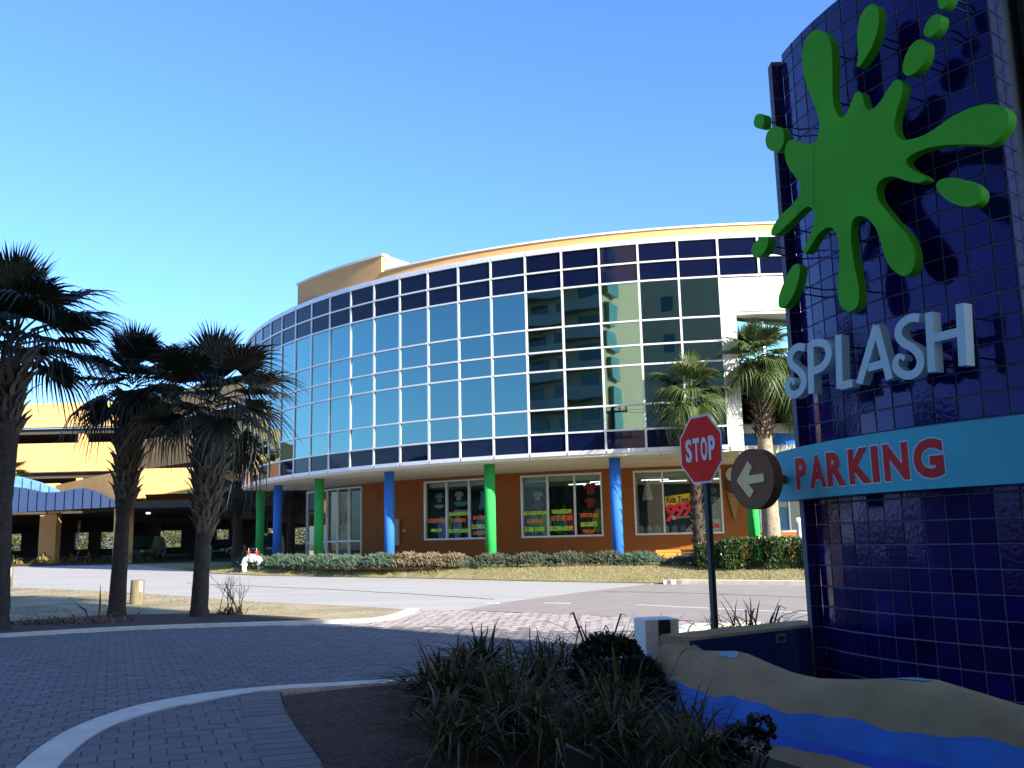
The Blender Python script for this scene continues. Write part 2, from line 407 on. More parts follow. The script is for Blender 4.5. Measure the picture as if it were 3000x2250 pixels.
for y in ys:
    for x in xs: mb.v.append((x, y, min(G0(x, y), 1.9)-0.06))
nx = len(xs)
for j in range(len(ys)-1):
    for i in range(nx-1): mb.f.append((j*nx+i, j*nx+i+1, (j+1)*nx+i+1, (j+1)*nx+i)); mb.mi.append(0)
structure(mb.build('ground', M['sand'], recalc=False))

near_edge = [(-70, 92), (-45, 62), (-30, 46.5), (-19.4, 36.4), (-13.3, 31.6), (-9.1, 27.7), (-6.7, 25.2), (-4.9, 23.9), (-3.4, 22.6), (-2.43, 21.75)]
far_edge = [(-80, 101), (-50, 75), (-35.2, 69.2), (-29, 68.8), (-23.3, 60.7), (-14.0, 45.0), (-7.5, 39.1), (-3.4, 35.9), (1.5, 31.8), (4.03, 29.7)]
split = [(-1.21, 21.42), (-0.19, 23.54), (1.7, 26.29), (4.03, 29.31), (4.3, 29.7)]
road_poly = near_edge + split + far_edge[::-1]
structure(sheet('road', road_poly, lambda x, y: G0(x, y), M['road'], 3.0))
asphalt_poly = [(-1.21, 21.42), (0.8, 20.0), (2.36, 18.7), (4.2, 17.0), (8, 13.2), (14, 7.2), (40, -16), (46, -6), (22, 17.6), (8.1, 26.84), (5.6, 28.4), (4.03, 29.31), (1.7, 26.29), (-0.19, 23.54)]
structure(sheet('cross_road', asphalt_poly, lambda x, y: G0(x, y)+0.004, M['asphalt'], 3.0))

# white lines on the asphalt
for k, (a, b, wd) in enumerate([((2.71, 21.74), (5.75, 18.85), 0.09), ((5.75, 18.85), (10.2, 14.6), 0.09), ((0.64, 22.87), (1.25, 22.6), 0.07), ((-0.75, 23.3), (-0.45, 23.1), 0.09)]):
    a, b = Vector(a), Vector(b); d = (b-a).normalized(); n_ = Vector((-d.y, d.x))*wd/2
    structure(sheet('road_marking', [a-n_, b-n_, b+n_, a+n_], lambda x, y: G0(x, y)+0.009, M['white'], 1.0))

# hairline cracks and a sealed joint in the pale road
for k, pts in enumerate([[(-12.6, 36.5), (-9.4, 33.4), (-6.3, 30.6), (-3.0, 27.2), (-0.6, 24.4)], [(2.4, 26.4), (4.6, 24.9), (7.4, 22.2), (11, 18.4)]]):
    P_ = [(x+rr.uniform(-.05, .05), y+rr.uniform(-.05, .05)) for x, y in smooth_line(pts, 7)]
    structure(ribbon(P_, [rr.uniform(.008, .022) for _ in P_], -0.02, 0.011, hf=G0).build('road_crack', M['joint']))
# lawn between road and curved building
lawn_poly = FAR + [(60, 20), (48, 60), (10, 62), (-16, 62), (-26, 68.4)]
structure(sheet('lawn', lawn_poly, lambda x, y: G(x, y)+0.03, M['drygrass'], 0.5))
mb = MB(); rr = random.Random(3)
nb = 0
while nb < 42000:
    a = rr.uniform(-1.30, 0.25); r = rr.uniform(26.9, 33.5); x = BX+r*sin(a); y = BY-r*cos(a)
    # keep on the lawn: above the far road edge line
    if y < interp(x, [p[0] for p in FAR], [p[1] for p in FAR])+0.06: continue
    h = rr.uniform(0.03, 0.08); t = rr.uniform(0, pi); z = G(x, y)+0.025
    dx, dy = cos(t)*0.012, sin(t)*0.012; lx, ly = rr.uniform(-.04, .04), rr.uniform(-.04, .04)
    mb.add([(x-dx, y-dy, z), (x+dx, y+dy, z), (x+lx, y+ly, z+h)], [(0, 1, 2)]); nb += 1
stuff(mb.build('grass', M['blade'], recalc=False))

# concrete kerb by the lawn on the right
structure(ribbon(smooth_line([(4.5, 29.28), (5.1, 29.12), (6.2, 28.48), (8.35, 27.15), (14, 23.4), (22, 18.0), (40, 4.4)], 4), [0.25]*2+[0.4]*2+[0.5]*21, -0.05, 0.12, hf=G0).build('lawn_kerb', M['kerb']))

# garage forecourt bed
structure(sheet('garage_bed', [(-60, 82), (-48, 73.2), (-35.2, 68.9), (-29.2, 68.3), (-28.6, 70.2), (-60, 86)], lambda x, y: G0(x, y)+0.04, M['sand'], 3.0))

# island between road and drive
isl = [(-45, 3.0), (-30, 9.3), (-16, 15.1), (-9.63, 17.92), (-7.41, 18.83), (-4.77, 19.16), (-3.2, 19.35), (-2.75, 19.9), (-2.6, 20.6), (-2.5, 21.6), (-3.4, 22.5), (-4.9, 23.7), (-6.7, 25.0), (-9.1, 27.5), (-13.3, 31.4), (-19.4, 36.2), (-30, 46.3), (-45, 61.5), (-60, 60)]
structure(sheet('island_turf', isl, lambda x, y: G0(x, y)+0.03, mat('sparse_turf', (0.42, 0.35, 0.24), 0.95, 0.2, 0.7, 0.5, 20, col2=(0.20, 0.17, 0.085)), 1.5))
mulch_strip = [(-30, 9.6), (-16, 15.4), (-9.7, 18.1), (-7.4, 19.0), (-4.77, 19.3), (-4.0, 19.6), (-5.2, 20.6), (-6.5, 21.4), (-9.3, 21.9), (-10.8, 20.8), (-16.5, 17.2), (-30, 11)]
structure(sheet('island_mulch', mulch_strip, lambda x, y: G0(x, y)+0.045, M['mulch'], 1.5))
mb = MB(); nb = 0
while nb < 9000:
    x = rr.uniform(-24, -2.6); y = rr.uniform(16, 36)
    if y < 17.6+0.5*(x+10) or y > interp(x, [-24, -19.4, -13.3, -9.1, -6.7, -4.9, -3.4, -2.4], [40, 36, 31.2, 27.2, 24.8, 23.5, 22.2, 21.4]): continue
    if noise.noise((x*0.8, y*0.8, 0)) < -0.1: continue
    if y < interp(x, [-11, -9, -6, -4], [21.2, 22.2, 21.4, 20.2]): continue
    h = rr.uniform(0.02, 0.06); t = rr.uniform(0, pi); z = G0(x, y)+0.025
    dx, dy = cos(t)*0.012, sin(t)*0.012
    mb.add([(x-dx, y-dy, z), (x+dx, y+dy, z), (x+rr.uniform(-.05, .05), y+rr.uniform(-.05, .05), z+h)], [(0, 1, 2)]); nb += 1
stuff(mb.build('sparse_grass', M['blade'], recalc=False))

# drive of pavers
AZ = radians(23); RU = Vector((cos(AZ), sin(AZ))); RV = Vector((-sin(AZ), cos(AZ)))
outer = smooth_line([(-2.3, 4.2), (-3.0, 5.6), (-3.55, 6.8), (-3.88, 8.1), (-3.93, 9.1), (-3.75, 9.9), (-3.3, 10.5), (-2.7, 10.85), (-1.96, 11.05), (-1.1, 11.3), (0.2, 11.75), (1.2, 12.6), (1.75, 14.0), (2.2, 15.6), (3.2, 16.8), (4.2, 17.0)], 5)
left_k = [(-45, 2.6), (-30, 9.0), (-16, 14.9), (-9.63, 17.78), (-7.41, 18.68), (-4.77, 19.0), (-3.1, 19.2), (-2.6, 19.8), (-2.43, 20.6), (-2.35, 21.6)]
drive = [p for p in left_k] + [(-1.21, 21.42), (0.8, 20.0), (2.36, 18.7), (4.2, 17.0)] + outer[::-1][1:] + [(-10, -6), (-45, -6)]
structure_drive = structure(sheet('driveway', drive, lambda x, y: G0(x, y)-0.012, M['joint'], 2.0))
def pin(poly):
    P = poly; n = len(P)
    def f(x, y):
        c = False; j = n-1
        for i in range(n):
            if (P[i][1] > y) != (P[j][1] > y) and x < (P[j][0]-P[i][0])*(y-P[i][1])/(P[j][1]-P[i][1])+P[i][0]: c = not c
            j = i
        return c
    return f
def paver_mesh(w_, d_, h_):
    mb = MB(); b = 0.007
    x, y = w_/2, d_/2
    mb.add([(-x, -y, -h_), (x, -y, -h_), (x, y, -h_), (-x, y, -h_), (-x, -y, -b), (x, -y, -b), (x, y, -b), (-x, y, -b), (-x+b, -y+b, 0), (x-b, -y+b, 0), (x-b, y-b, 0), (-x+b, y-b, 0)],
           [(0, 1, 5, 4), (1, 2, 6, 5), (2, 3, 7, 6), (3, 0, 4, 7), (4, 5, 9, 8), (5, 6, 10, 9), (6, 7, 11, 10), (7, 4, 8, 11), (8, 9, 10, 11)])
    return mb
PW, PD = 0.23, 0.215
pm = paver_mesh(PW-0.007, PD-0.007, 0.05)
pav_mesh = pm.mesh('paver', M['paver'])
indrive = pin(drive)
spots = []
for j in range(-20, 120):
    for i in range(-150, 90):
        q = RU*((i+0.5*(j % 2))*PW) + RV*(j*PD)
        if q.y < 3.5 or q.x < -19 or q.y > 23: continue
        if not indrive(q.x, q.y): continue
        ok = all(indrive(*(q+RU*a*PW*0.5+RV*b*PD*0.5)) for a in (-1, 1) for b in (-1, 1))
        if not ok and q.y < 13 and q.x < 2: 
            pass
        spots.append((q.x, q.y))
def seen(p): 
    u = p[0]/max(p[1], 0.1); return -0.56 < u < 0.2 and p[1] > 7.0
vis = sorted([p for p in spots if seen(p)], key=lambda p: hypot(*p)); near = set(vis[:290])
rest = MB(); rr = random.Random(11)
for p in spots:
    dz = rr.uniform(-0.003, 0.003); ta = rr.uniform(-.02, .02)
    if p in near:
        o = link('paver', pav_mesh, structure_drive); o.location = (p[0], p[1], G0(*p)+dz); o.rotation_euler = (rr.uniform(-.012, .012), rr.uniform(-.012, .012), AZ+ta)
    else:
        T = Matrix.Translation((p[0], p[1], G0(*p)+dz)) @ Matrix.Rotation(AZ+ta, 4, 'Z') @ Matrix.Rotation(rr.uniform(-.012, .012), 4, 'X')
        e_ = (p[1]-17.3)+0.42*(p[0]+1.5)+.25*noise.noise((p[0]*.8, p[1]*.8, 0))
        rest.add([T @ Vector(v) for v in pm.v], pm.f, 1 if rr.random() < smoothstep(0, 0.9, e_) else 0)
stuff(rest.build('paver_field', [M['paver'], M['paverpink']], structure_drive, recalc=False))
# kerbs of the drive
structure(ribbon(smooth_line(left_k, 3), 0.26, -0.05, 0.06, hf=G0).build('island_kerb', M['kerb']))
ow = [interp(p[1], [7, 8.4, 9.3, 10.2, 10.6], [0.30, 0.31, 0.38, 0.48, 0.36]) if p[1] < 10.7 else 0.3 for p in outer]
kerb_c = []
for i, p in enumerate(outer):
    a = Vector(outer[max(i-1, 0)]); b = Vector(outer[min(i+1, len(outer)-1)]); d = (b-a).normalized(); q = Vector(p)+Vector((d.y, -d.x))*ow[i]/2; kerb_c.append((q.x, q.y))
structure(ribbon(kerb_c, ow, -0.06, 0.07, hf=G0).build('walk_kerb', M['kerb']))

# sidewalk of larger pavers with a border course
walk = [(p[0]+ (0.13 if p[1] < 9 else 0.13*0.6), p[1]-(0 if p[1] < 9 else 0.12)) for p in outer if p[1] < 10.87 and p[1] > 4.4 and p[0] < -2.55]
walk += [(-2.55, 10.5), (-2.5, 10.34), (-2.2, 9.2), (-1.91, 8.37), (-1.47, 7.19), (-0.95, 5.6), (-0.6, 4.4)]
sw = structure(sheet('sidewalk', walk, lambda x, y: 0.03, M['joint'], None))
inwalk = pin(walk)
A2 = radians(21.5); SU = Vector((cos(A2), sin(A2))); SVv = Vector((-sin(A2), cos(A2)))
edge = [(-2.55, 10.34), (-2.2, 9.2), (-1.91, 8.37), (-1.47, 7.19), (-0.95, 5.6), (-0.6, 4.4)]
def edge_x(y): return interp(y, [p[1] for p in edge[::-1]], [p[0] for p in edge[::-1]])
bm_ = paver_mesh(0.245, 0.225, 0.05); walk_mesh = bm_.mesh('paver', M['paver'])
for j in range(0, 60):
    for i in range(-40, 30):
        q = SU*((i+0.5*(j % 2))*0.25) + SVv*(j*0.23)
        if q.y < 5.2 or not inwalk(q.x, q.y) or q.x > edge_x(q.y)-0.29: continue
        if not all(inwalk(*(q+SU*a*0.11+SVv*b*0.1)) for a in (-1, 1) for b in (-1, 1)) and q.y > 6.8:
            # trimmed paver against the kerb
            o = link('paver', walk_mesh, sw); o.location = (q.x, q.y, 0.053); o.rotation_euler = (0, 0, A2); continue
        o = link('paver', walk_mesh, sw); o.location = (q.x, q.y, 0.055+rr.uniform(-.003, .002)); o.rotation_euler = (rr.uniform(-.014, .014), rr.uniform(-.014, .014), A2+rr.uniform(-.02, .02))
bord = paver_mesh(0.40, 0.20, 0.05).mesh('paver', M['paver'])
y = 5.0
while y < 10.42:
    x = edge_x(y); d = atan2(edge_x(y+0.1)-x, 0.1)
    o = link('paver', bord, sw); o.location = (x-0.205, y, 0.063+rr.uniform(-.002, .002)); o.rotation_euler = (0, 0, -d+rr.uniform(-.015, .015)); y += 0.207

# planting bed with pine straw
bed = [(-2.5, 10.3), (-2.2, 9.2), (-1.91, 8.37), (-1.47, 7.19), (-0.95, 5.6), (-0.6, 4.0), (8, 2), (12, 6), (8, 13), (4.2, 16.6), (3.4, 16.5), (2.5, 15.5), (2.05, 14.0), (1.5, 12.4), (0.3, 11.45), (-1.0, 10.98), (-1.9, 10.72)]
def bedz(x, y): return 0.03+0.05*noise.noise((x*1.3, y*1.3, 1.0))+0.02
structure(sheet('mulch_bed', bed, bedz, M['mulch'], 0.35))
mb = MB(); inbed = pin(bed); nb = 0
while nb < 16000:
    x = rr.uniform(-2.6, 2.6); y = rr.uniform(6.2, 11.3)
    if not inbed(x, y): continue
    if rr.random() > 1.2/(1+max(0, x+0.6)): continue
    t = rr.uniform(0, 2*pi); l = rr.uniform(0.05, 0.13); z = bedz(x, y)+rr.uniform(0.004, 0.03); d = Vector((cos(t), sin(t), rr.uniform(-.25, .3))); s_ = Vector((-sin(t), cos(t), 0))*0.0022
    p0 = Vector((x, y, z)); p1 = p0+d*l*0.5+Vector((0, 0, .008)); p2 = p0+d*l+s_*rr.uniform(-6, 6)
    mb.add([p0-s_, p0+s_, p1+s_, p1-s_, p2], [(0, 1, 2, 3), (3, 2, 4)]); nb += 1
stuff(mb.build('pine_straw', M['needle'], recalc=False))

# ------------------------------------------------------------------ curved building
A0, DA = -0.4249, 0.0554
def bp(a, r, z): return (BX+r*sin(a), BY-r*cos(a), z)
ROWS = [12.687, 11.815, 11.088, 9.58, 8.662, 7.92, 6.447, 5.524, 4.765]
bld = thing('curved_building', 'curved glass fronted building raised on green and blue columns above rust orange shop walls', 'building', (BX, BY, 0))
def arc_solid(mb, a0, a1, r0, r1, z0, z1, n=24, mi=0):
    o = len(mb.v)
    for i in range(n+1):
        a = a0+(a1-a0)*i/n
        mb.v += [bp(a, r0, z0), bp(a, r1, z0), bp(a, r1, z1), bp(a, r0, z1)]
    for i in range(n):
        q = o+i*4
        for k in range(4): mb.f.append((q+k, q+4+k, q+4+(k+1) % 4, q+(k+1) % 4)); mb.mi.append(mi)
    mb.f += [(o, o+1, o+2, o+3), (o+4*n+3, o+4*n+2, o+4*n+1, o+4*n)]; mb.mi += [mi, mi]
    return mb
IMIN, IMAX = -14, 14
aL = A0+DA*IMIN; aR = A0+DA*IMAX
AREC = A0+DA*6            # where the glass stops and the entrance recess begins
# opaque body behind the glass, slab, roof
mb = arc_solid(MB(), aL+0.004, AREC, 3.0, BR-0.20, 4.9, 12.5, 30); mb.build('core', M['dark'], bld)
arc_solid(MB(), AREC, aR, 3.0, 24.4, 4.9, 12.5, 16).build('core', M['white'], bld)
arc_solid(MB(), AREC, aR, 24.4, BR-0.16, 11.08, 12.5, 16).build('core', M['white'], bld)
arc_solid(MB(), aL, AREC, 2.0, BR-0.02, 4.60, 4.895, 40).build('soffit', M['soffit'], bld)
arc_solid(MB(), AREC, aR, 2.0, 25.4, 4.60, 4.895, 16).build('soffit', M['soffit'], bld)
arc_solid(MB(), aL, aR, 2.0, BR-0.4, 12.52, 12.75, 40).build('roof', M['soffit'], bld)
# end wall on the left
mb = MB(); p0 = bp(aL, BR-0.02, 0); p1 = bp(aL, 4, 0)
mb.add([(p0[0], p0[1], 4.897), (p1[0], p1[1], 4.897), (p1[0], p1[1], 12.5), (p0[0], p0[1], 12.5), (p0[0]+.14, p0[1]+.04, 4.897), (p1[0]+.14, p1[1]+.04, 4.897), (p1[0]+.14, p1[1]+.04, 12.5), (p0[0]+.14, p0[1]+.04, 12.5)], [(0, 1, 2, 3), (7, 6, 5, 4), (0, 4, 5, 1), (1, 5, 6, 2), (2, 6, 7, 3), (3, 7, 4, 0)])
mb.build('end_wall', M['fascia'], bld)
# fascia, cap, tall parapet
arc_solid(MB(), -0.635, aR, BR-0.45, BR-0.10, 12.75, 13.07, 40).build('fascia', M['fascia'], bld)
arc_solid(MB(), -0.628, aR, BR-0.50, BR-0.04, 13.072, 13.14, 40).build('coping', M['white'], bld)
arc_solid(MB(), -0.874, -0.6352, BR-0.45, BR-0.12, 12.75, 13.80, 20).build('tall_parapet', M['fascia'], bld)
arc_solid(MB(), -0.876, -0.632, BR-0.50, BR-0.07, 13.802, 13.90, 20).build('coping', M['white'], bld)
mb = MB(); T = Matrix.Translation(bp(-0.636, BR-0.28, 13.27)) @ Matrix.Rotation(-0.636, 4, 'Z')
mb.box(-0.05, 0.02, 0.02, 2.6, -0.2, 0.5, 0, T); mb.box(-0.08, 0.05, 0.0, 2.7, 0.502, 0.60, 0, T); mb.build('parapet_return', M['white'], bld)
arc_solid(MB(), aL, aR, BR-0.36, BR+0.03, 12.69, 12.748, 50).build('head_flashing', M['alu'], bld)
# mullions
mm = MB(); mm.box(-0.038, 0.038, -0.05, 0.10, ROWS[-1], ROWS[0]-0.002); mull_mesh = mm.mesh('mullion', M['alu'])
mm = MB(); mm.box(-0.038, 0.038, -0.05, 0.10, ROWS[2]-0.03, ROWS[0]-0.002); mull_short = mm.mesh('mullion', M['alu'])
for i in range(IMIN, IMAX+1):
    a = A0+DA*i; q = bp(a, BR, 0)
    o = link('mullion', mull_mesh if i <= 6 else mull_short, bld); o.location = (q[0]-BX, q[1]-BY, 0); o.rotation_euler = (0, 0, a)
# horizontal rails: one straight bar per bay joined into a ring
for k, z in enumerate(ROWS):
    mb = MB(); i1 = IMAX if k <= 2 else 6
    hh = 0.075 if k in (0, 8) else 0.032
    for i in range(IMIN, i1):
        a, b = Vector(bp(A0+DA*i, BR, 0)), Vector(bp(A0+DA*(i+1), BR, 0)); c_ = (a+b)/2; L_ = (b-a).length
        mb.obox((c_.x, c_.y, z+(0 if k not in (0, 8) else (-0.076 if k == 0 else 0.0))), L_-0.078, 0.125, hh*2, A0+DA*(i+0.5))
    mb.build('rail', M['alu'], bld)
# panes
pr = random.Random(5)
def pane(a, b, z0, z1, m, name='pane', tilt=0.0022):
    a = Vector(a); b = Vector(b); d = (b-a).normalized(); nrm = Vector((d.y, -d.x, 0))
    c_ = (a+b)/2; L_ = (b-a).length
    mb = MB(); mb.box(-L_/2, L_/2, 0.0, 0.02, -(z1-z0)/2, (z1-z0)/2)
    o = link(name, mb.mesh(name, m), bld)
    o.location = (c_.x-BX, c_.y-BY, (z0+z1)/2); o.rotation_euler = (pr.uniform(-tilt, tilt), 0, atan2(d.y, d.x)+pr.uniform(-tilt, tilt)); return o
for i in range(IMIN, IMAX):
    a, b = bp(A0+DA*i, BR-0.0, 0), bp(A0+DA*(i+1), BR-0.0, 0)
    va, vb = Vector(a), Vector(b); d = (vb-va).normalized()*0.040
    for k in range(8):
        z0, z1 = ROWS[k+1]+0.034, ROWS[k]-0.034
        if k == 0: z1 -= 0.11
        if k == 7: z0 += 0.035
        if i >= 6 and k == 2:
            pane(va+d*0.2, vb-d*0.2, 9.74, z1-0.02, M['white'], 'white_panel'); continue
        if i >= 6 and k > 2: continue
        pane(va+d, vb-d, z0, z1, M['spandrel'] if k in (0, 1, 7) else M['vision'])
# entrance recess: white pier, set back glazing, ledge and blue beam
arc_solid(MB(), AREC+0.002, AREC+0.020, 25.0, BR+0.02, 4.62, 9.73, 2).build('white_pier', M['white'], bld)
arc_solid(MB(), AREC+0.020, aR, 24.45, BR-0.05, 9.63, 9.735, 16).build('recess_lintel', M['white'], bld)
RG0, RGT = Vector((8.30, 33.98, 0)), Vector((0.970, 0.243, 0)); RGA = atan2(0.243, 0.970)
for i in range(7):
    q = RG0+RGT*1.15*i; o = MB(); o.obox((q.x, q.y, 7.5), 0.08, 0.10, 4.0, RGA); o.build('mullion', M['alu'], bld)
    if i < 6:
        for z0, z1 in ((5.68, 6.72), (6.80, 9.5)): pane(q+RGT*0.045, q+RGT*1.105, z0, z1, M['vision'])
        c_ = q+RGT*0.575; o = MB(); o.obox((c_.x, c_.y, 6.76), 1.06, 0.09, 0.07, RGA); o.build('rail', M['alu'], bld)
arc_solid(MB(), AREC+0.022, aR, 24.6, 25.55, 5.36, 5.66, 12).build('window_ledge', M['white'], bld)
arc_solid(MB(), AREC+0.026, aR, 24.6, 25.10, 4.898, 5.358, 12).build('blue_beam', M['blue'], bld)
# columns
cm = MB(); cm.tube([(0, 0, 0.3), (0, 0, 4.598)], 0.215, 24); col_meshes = [cm.mesh('column', M['green'], True), cm.mesh('column', M['blue'], True)]
for k, a in enumerate([-1.2, -1.03, -0.842, -0.648, -0.451, -0.253, -0.06, 0.135, 0.33]):
    o = link('column', col_meshes[k % 2], bld); q = bp(a, 25.62, 0); o.location = (q[0]-BX, q[1]-BY, 0)
# ground floor wall with window openings
WA = [-1.25, -1.204, -1.103, -.952, -.839, -.749, -.627, -.507, -.319, -.155, .5]; WR = [23.3, 23.2, 22.73, 21.92, 21.61, 21.2, 20.85, 20.65, 20.3, 20.3, 20.3]
def wr(a): return interp(a, WA, WR)
def wp(a, z, off=0.0): r = wr(a)+off; return (BX+r*sin(a), BY-r*cos(a), z)
def wall_seg(mb, a0, a1, z0, z1, o0=-0.25, o1=0.0, n=None):
    n = n or max(1, int(abs(a1-a0)/0.04)); o = len(mb.v)
    for i in range(n+1):
        a = a0+(a1-a0)*i/n; mb.v += [wp(a, z0, o0), wp(a, z0, o1), wp(a, z1, o1), wp(a, z1, o0)]
    for i in range(n):
        q = o+i*4
        for k in range(4): mb.f.append((q+k, q+4+k, q+4+(k+1) % 4, q+(k+1) % 4)); mb.mi.append(0)
    mb.f += [(o, o+1, o+2, o+3), (o+4*n+3, o+4*n+2, o+4*n+1, o+4*n)]; mb.mi += [0, 0]
WINS = [(-0.75, -0.571), (-0.50, -0.323), (-0.252, -0.073), (0.005, 0.19)]
ZS, ZT = 1.72, 4.46
mb = MB(); prev = -0.950
for a0, a1 in WINS:
    wall_seg(mb, prev, a0, 0.3, 4.597); wall_seg(mb, a0, a1, 0.3, ZS); wall_seg(mb, a0, a1, ZT, 4.597); prev = a1
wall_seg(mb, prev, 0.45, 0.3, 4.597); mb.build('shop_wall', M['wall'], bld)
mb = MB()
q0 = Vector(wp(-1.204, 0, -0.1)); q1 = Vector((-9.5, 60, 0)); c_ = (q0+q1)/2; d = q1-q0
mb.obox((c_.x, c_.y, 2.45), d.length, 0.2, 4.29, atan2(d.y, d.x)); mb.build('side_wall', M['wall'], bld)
# shop interior shell
mb = MB(); wall_seg(mb, -1.19, 0.45, 0.25, 0.62, -16, -0.26); mb.build('shop_floor', M['dark'], bld)
mb = MB(); mb.box(-9.4, 30, 53.5, 53.7, 0.3, 4.59); mb.build('shop_back_wall', M['dark'], bld)
for a, r in ((-0.45, -4.5), (-0.42, -5.2), (-0.36, -3.2), (-0.35, -4.2), (-0.22, -3.4), (-0.17, -4.8), (-0.66, -4), (-0.06, -4)):
    q = wp(a, 4.25, r); mb = MB(); mb.obox(q, 1.25, 0.07, 0.05, a); mb.build('ceiling_tube', M['tube'], bld)
def frame_window(a0, a1, cuts, z0, z1, transom=None, name='shop_window'):
    """one window: frame, mullions, panes as sub-parts"""
    root = bpy.data.objects.new(name, None); C.objects.link(root); root.parent = bld
    c_ = wp((a0+a1)/2, (z0+z1)/2); root.location = (c_[0]-BX, c_[1]-BY, c_[2])
    mb = MB(); al = [a0]+cuts+[a1]
    for a in al:
        q = wp(a, (z0+z1)/2, -0.05); mb.obox(q, 0.07, 0.14, z1-z0, a)
    for i in range(len(al)-1):
        p, q = Vector(wp(al[i], 0, -0.05)), Vector(wp(al[i+1], 0, -0.05)); m_ = (p+q)/2; an = atan2((q-p).y, (q-p).x); L_ = (q-p).length-0.072
        for z in [z0+0.04, z1-0.04]+([transom] if transom else []): mb.obox((m_.x, m_.y, z), L_, 0.12, 0.08 if z != transom else 0.06, an)
    mb.build('frame', M['alu'], root)
    for i in range(len(al)-1):
        p, q = Vector(wp(al[i], 0, -0.07)), Vector(wp(al[i+1], 0, -0.07)); m_ = (p+q)/2; an = atan2((q-p).y, (q-p).x); L_ = (q-p).length-0.074
        zz = [z0+0.082]+([transom-0.031, transom+0.031] if transom else [])+[z1-0.082]
        for k in range(0, len(zz), 2):
            mb = MB(); mb.obox((m_.x, m_.y, (zz[k]+zz[k+1])/2), L_, 0.012, zz[k+1]-zz[k], an+pr.uniform(-.004, .004)); mb.build('pane', M['clear'], root)
    return root
w0 = frame_window(-1.198, -0.955, [-1.148, -1.09, -1.045, -1.0], 0.68, 4.50, 1.78, 'storefront')
w1 = frame_window(-0.75, -0.571, [-0.6895, -0.631], ZS, ZT)
w2 = frame_window(-0.50, -0.323, [-0.441, -0.381], ZS, ZT)
w3 = frame_window(-0.252, -0.073, [-0.1925, -0.132], ZS, ZT)
w4 = frame_window(0.005, 0.19, [0.066, 0.128], ZS, ZT)
def wletter(win, s, a0, a1, z0, z1, m, bold=0.015, off=-0.055):
    lettering(s, lambda a, z: wp(a, z, off), a0, a1, z0, z1, bold).build('lettering', m, win, recalc=False)
for win, s, a0, a1, z0, z1, m in [
    (w1, 'ALL YOU NEED FOR THE BEACH', -.744, -.694, 2.52, 2.72, 'orangeink'), (w1, 'UMBRELLA $9.99', -.735, -.705, 2.08, 2.25, 'lime'),
    (w1, 'KEYCHAINS & MAGNETS $1.49', -.685, -.635, 2.78, 2.97, 'lime'), (w1, 'ICE CREAM & SNACKS', -.679, -.641, 2.51, 2.69, 'orangeink'), (w1, 'BEACH SUPPLIES UNDER $9.99', -.686, -.634, 2.01, 2.21, 'lime'),
    (w1, 'BEACH CHAIRS $6.99', -.621, -.578, 2.58, 2.77, 'orangeink'), (w1, 'COLD DRINKS & SNACKS', -.626, -.577, 2.19, 2.38, 'lime'), (w1, 'SOUVENIRS UNDER $', -.622, -.578, 1.89, 2.07, 'orangeink'),
    (w2, 'BEACH SUPPLIES UNDER $9.99', -.497, -.445, 2.69, 2.88, 'lime'), (w2, 'BODY BOARDS $5.99', -.489, -.455, 2.33, 2.53, 'orangeink'), (w2, 'ICE CREAM - 24 FLAVORS', -.495, -.451, 1.99, 2.19, 'lime'),
    (w2, 'FASHION DRESSES $9.99', -.433, -.390, 2.71, 2.92, 'lime'), (w2, 'BUY 1 GET 1 FREE T-SHIRTS', -.434, -.387, 2.43, 2.65, 'orangeink'), (w2, 'KIDS CLOTHING UNDER $9.99', -.438, -.388, 1.97, 2.20, 'lime'),
    (w2, 'T-SHIRTS 3 FOR $10.00', -.372, -.333, 2.52, 2.72, 'orangeink'), (w2, 'BEER & CIGARETTES', -.370, -.335, 2.15, 2.34, 'lime'), (w2, 'TOWELS $3.99', -.366, -.341, 1.83, 2.02, 'orangeink')]:
    wletter(win, s, a0, a1, z0, z1, M[m])
# toy poster in the third window
def wq(pts, o0, o1): 
    mb = MB(); mb.prism(pts, lambda a, z: wp(a, z, o1), lambda a, z: wp(a, z, o0)); return mb
wq([(-.1885, 2.88), (-.1375, 3.0), (-.137, 3.44), (-.189, 3.32)], -0.062, -0.056).build('poster', M['yellow'], w3)
wletter(w3, 'Kids Toys', -.186, -.140, 2.96, 3.32, M['black'], 0.03, -0.052)
def nine(a, z, s):
    k = s*0.0085; P = []
    for i in range(20): t = i/20*2*pi; P.append((a+k*0.95*cos(t), z+s*0.17*sin(t)))
    return P
for j, (a, z, s) in enumerate([(-.178, 2.79, 1.0), (-.160, 2.85, 0.95), (-.1435, 2.91, 0.9)]):
    P = [(a+0.0105*s*cos(t), z+0.20*s*sin(t)) for t in [-0.12*pi+i/24*1.62*pi for i in range(25)]]
    P += [(a-0.0035*s, z-0.25*s), (a-0.0115*s, z-0.47*s), (a-0.004*s, z-0.53*s)]
    wq(P, -0.052, -0.044-0.0005*j).build('numeral', M['pink'], w3)
    wq([(a+0.0036*s*cos(t), z+0.065*s*sin(t)) for t in [i/12*2*pi for i in range(12)]], -0.0435, -0.040).build('numeral_eye', M['black'], w3)
wq([(-.1725+0.0048*cos(t), 2.42+0.095*sin(t)) for t in [i/16*2*pi for i in range(16)]], -0.05, -0.038).build('poster_ball', M['palesign'], w3)
wq([(-.167, 2.37), (-.139, 2.41), (-.139, 2.50), (-.167, 2.46)], -0.062, -0.056).build('poster', M['green'], w3)
wq([(-.1295, 1.83), (-.078, 1.85), (-.078, 2.33), (-.1295, 2.30)], -0.075, -0.056).build('poster', M['palesign'], w3)
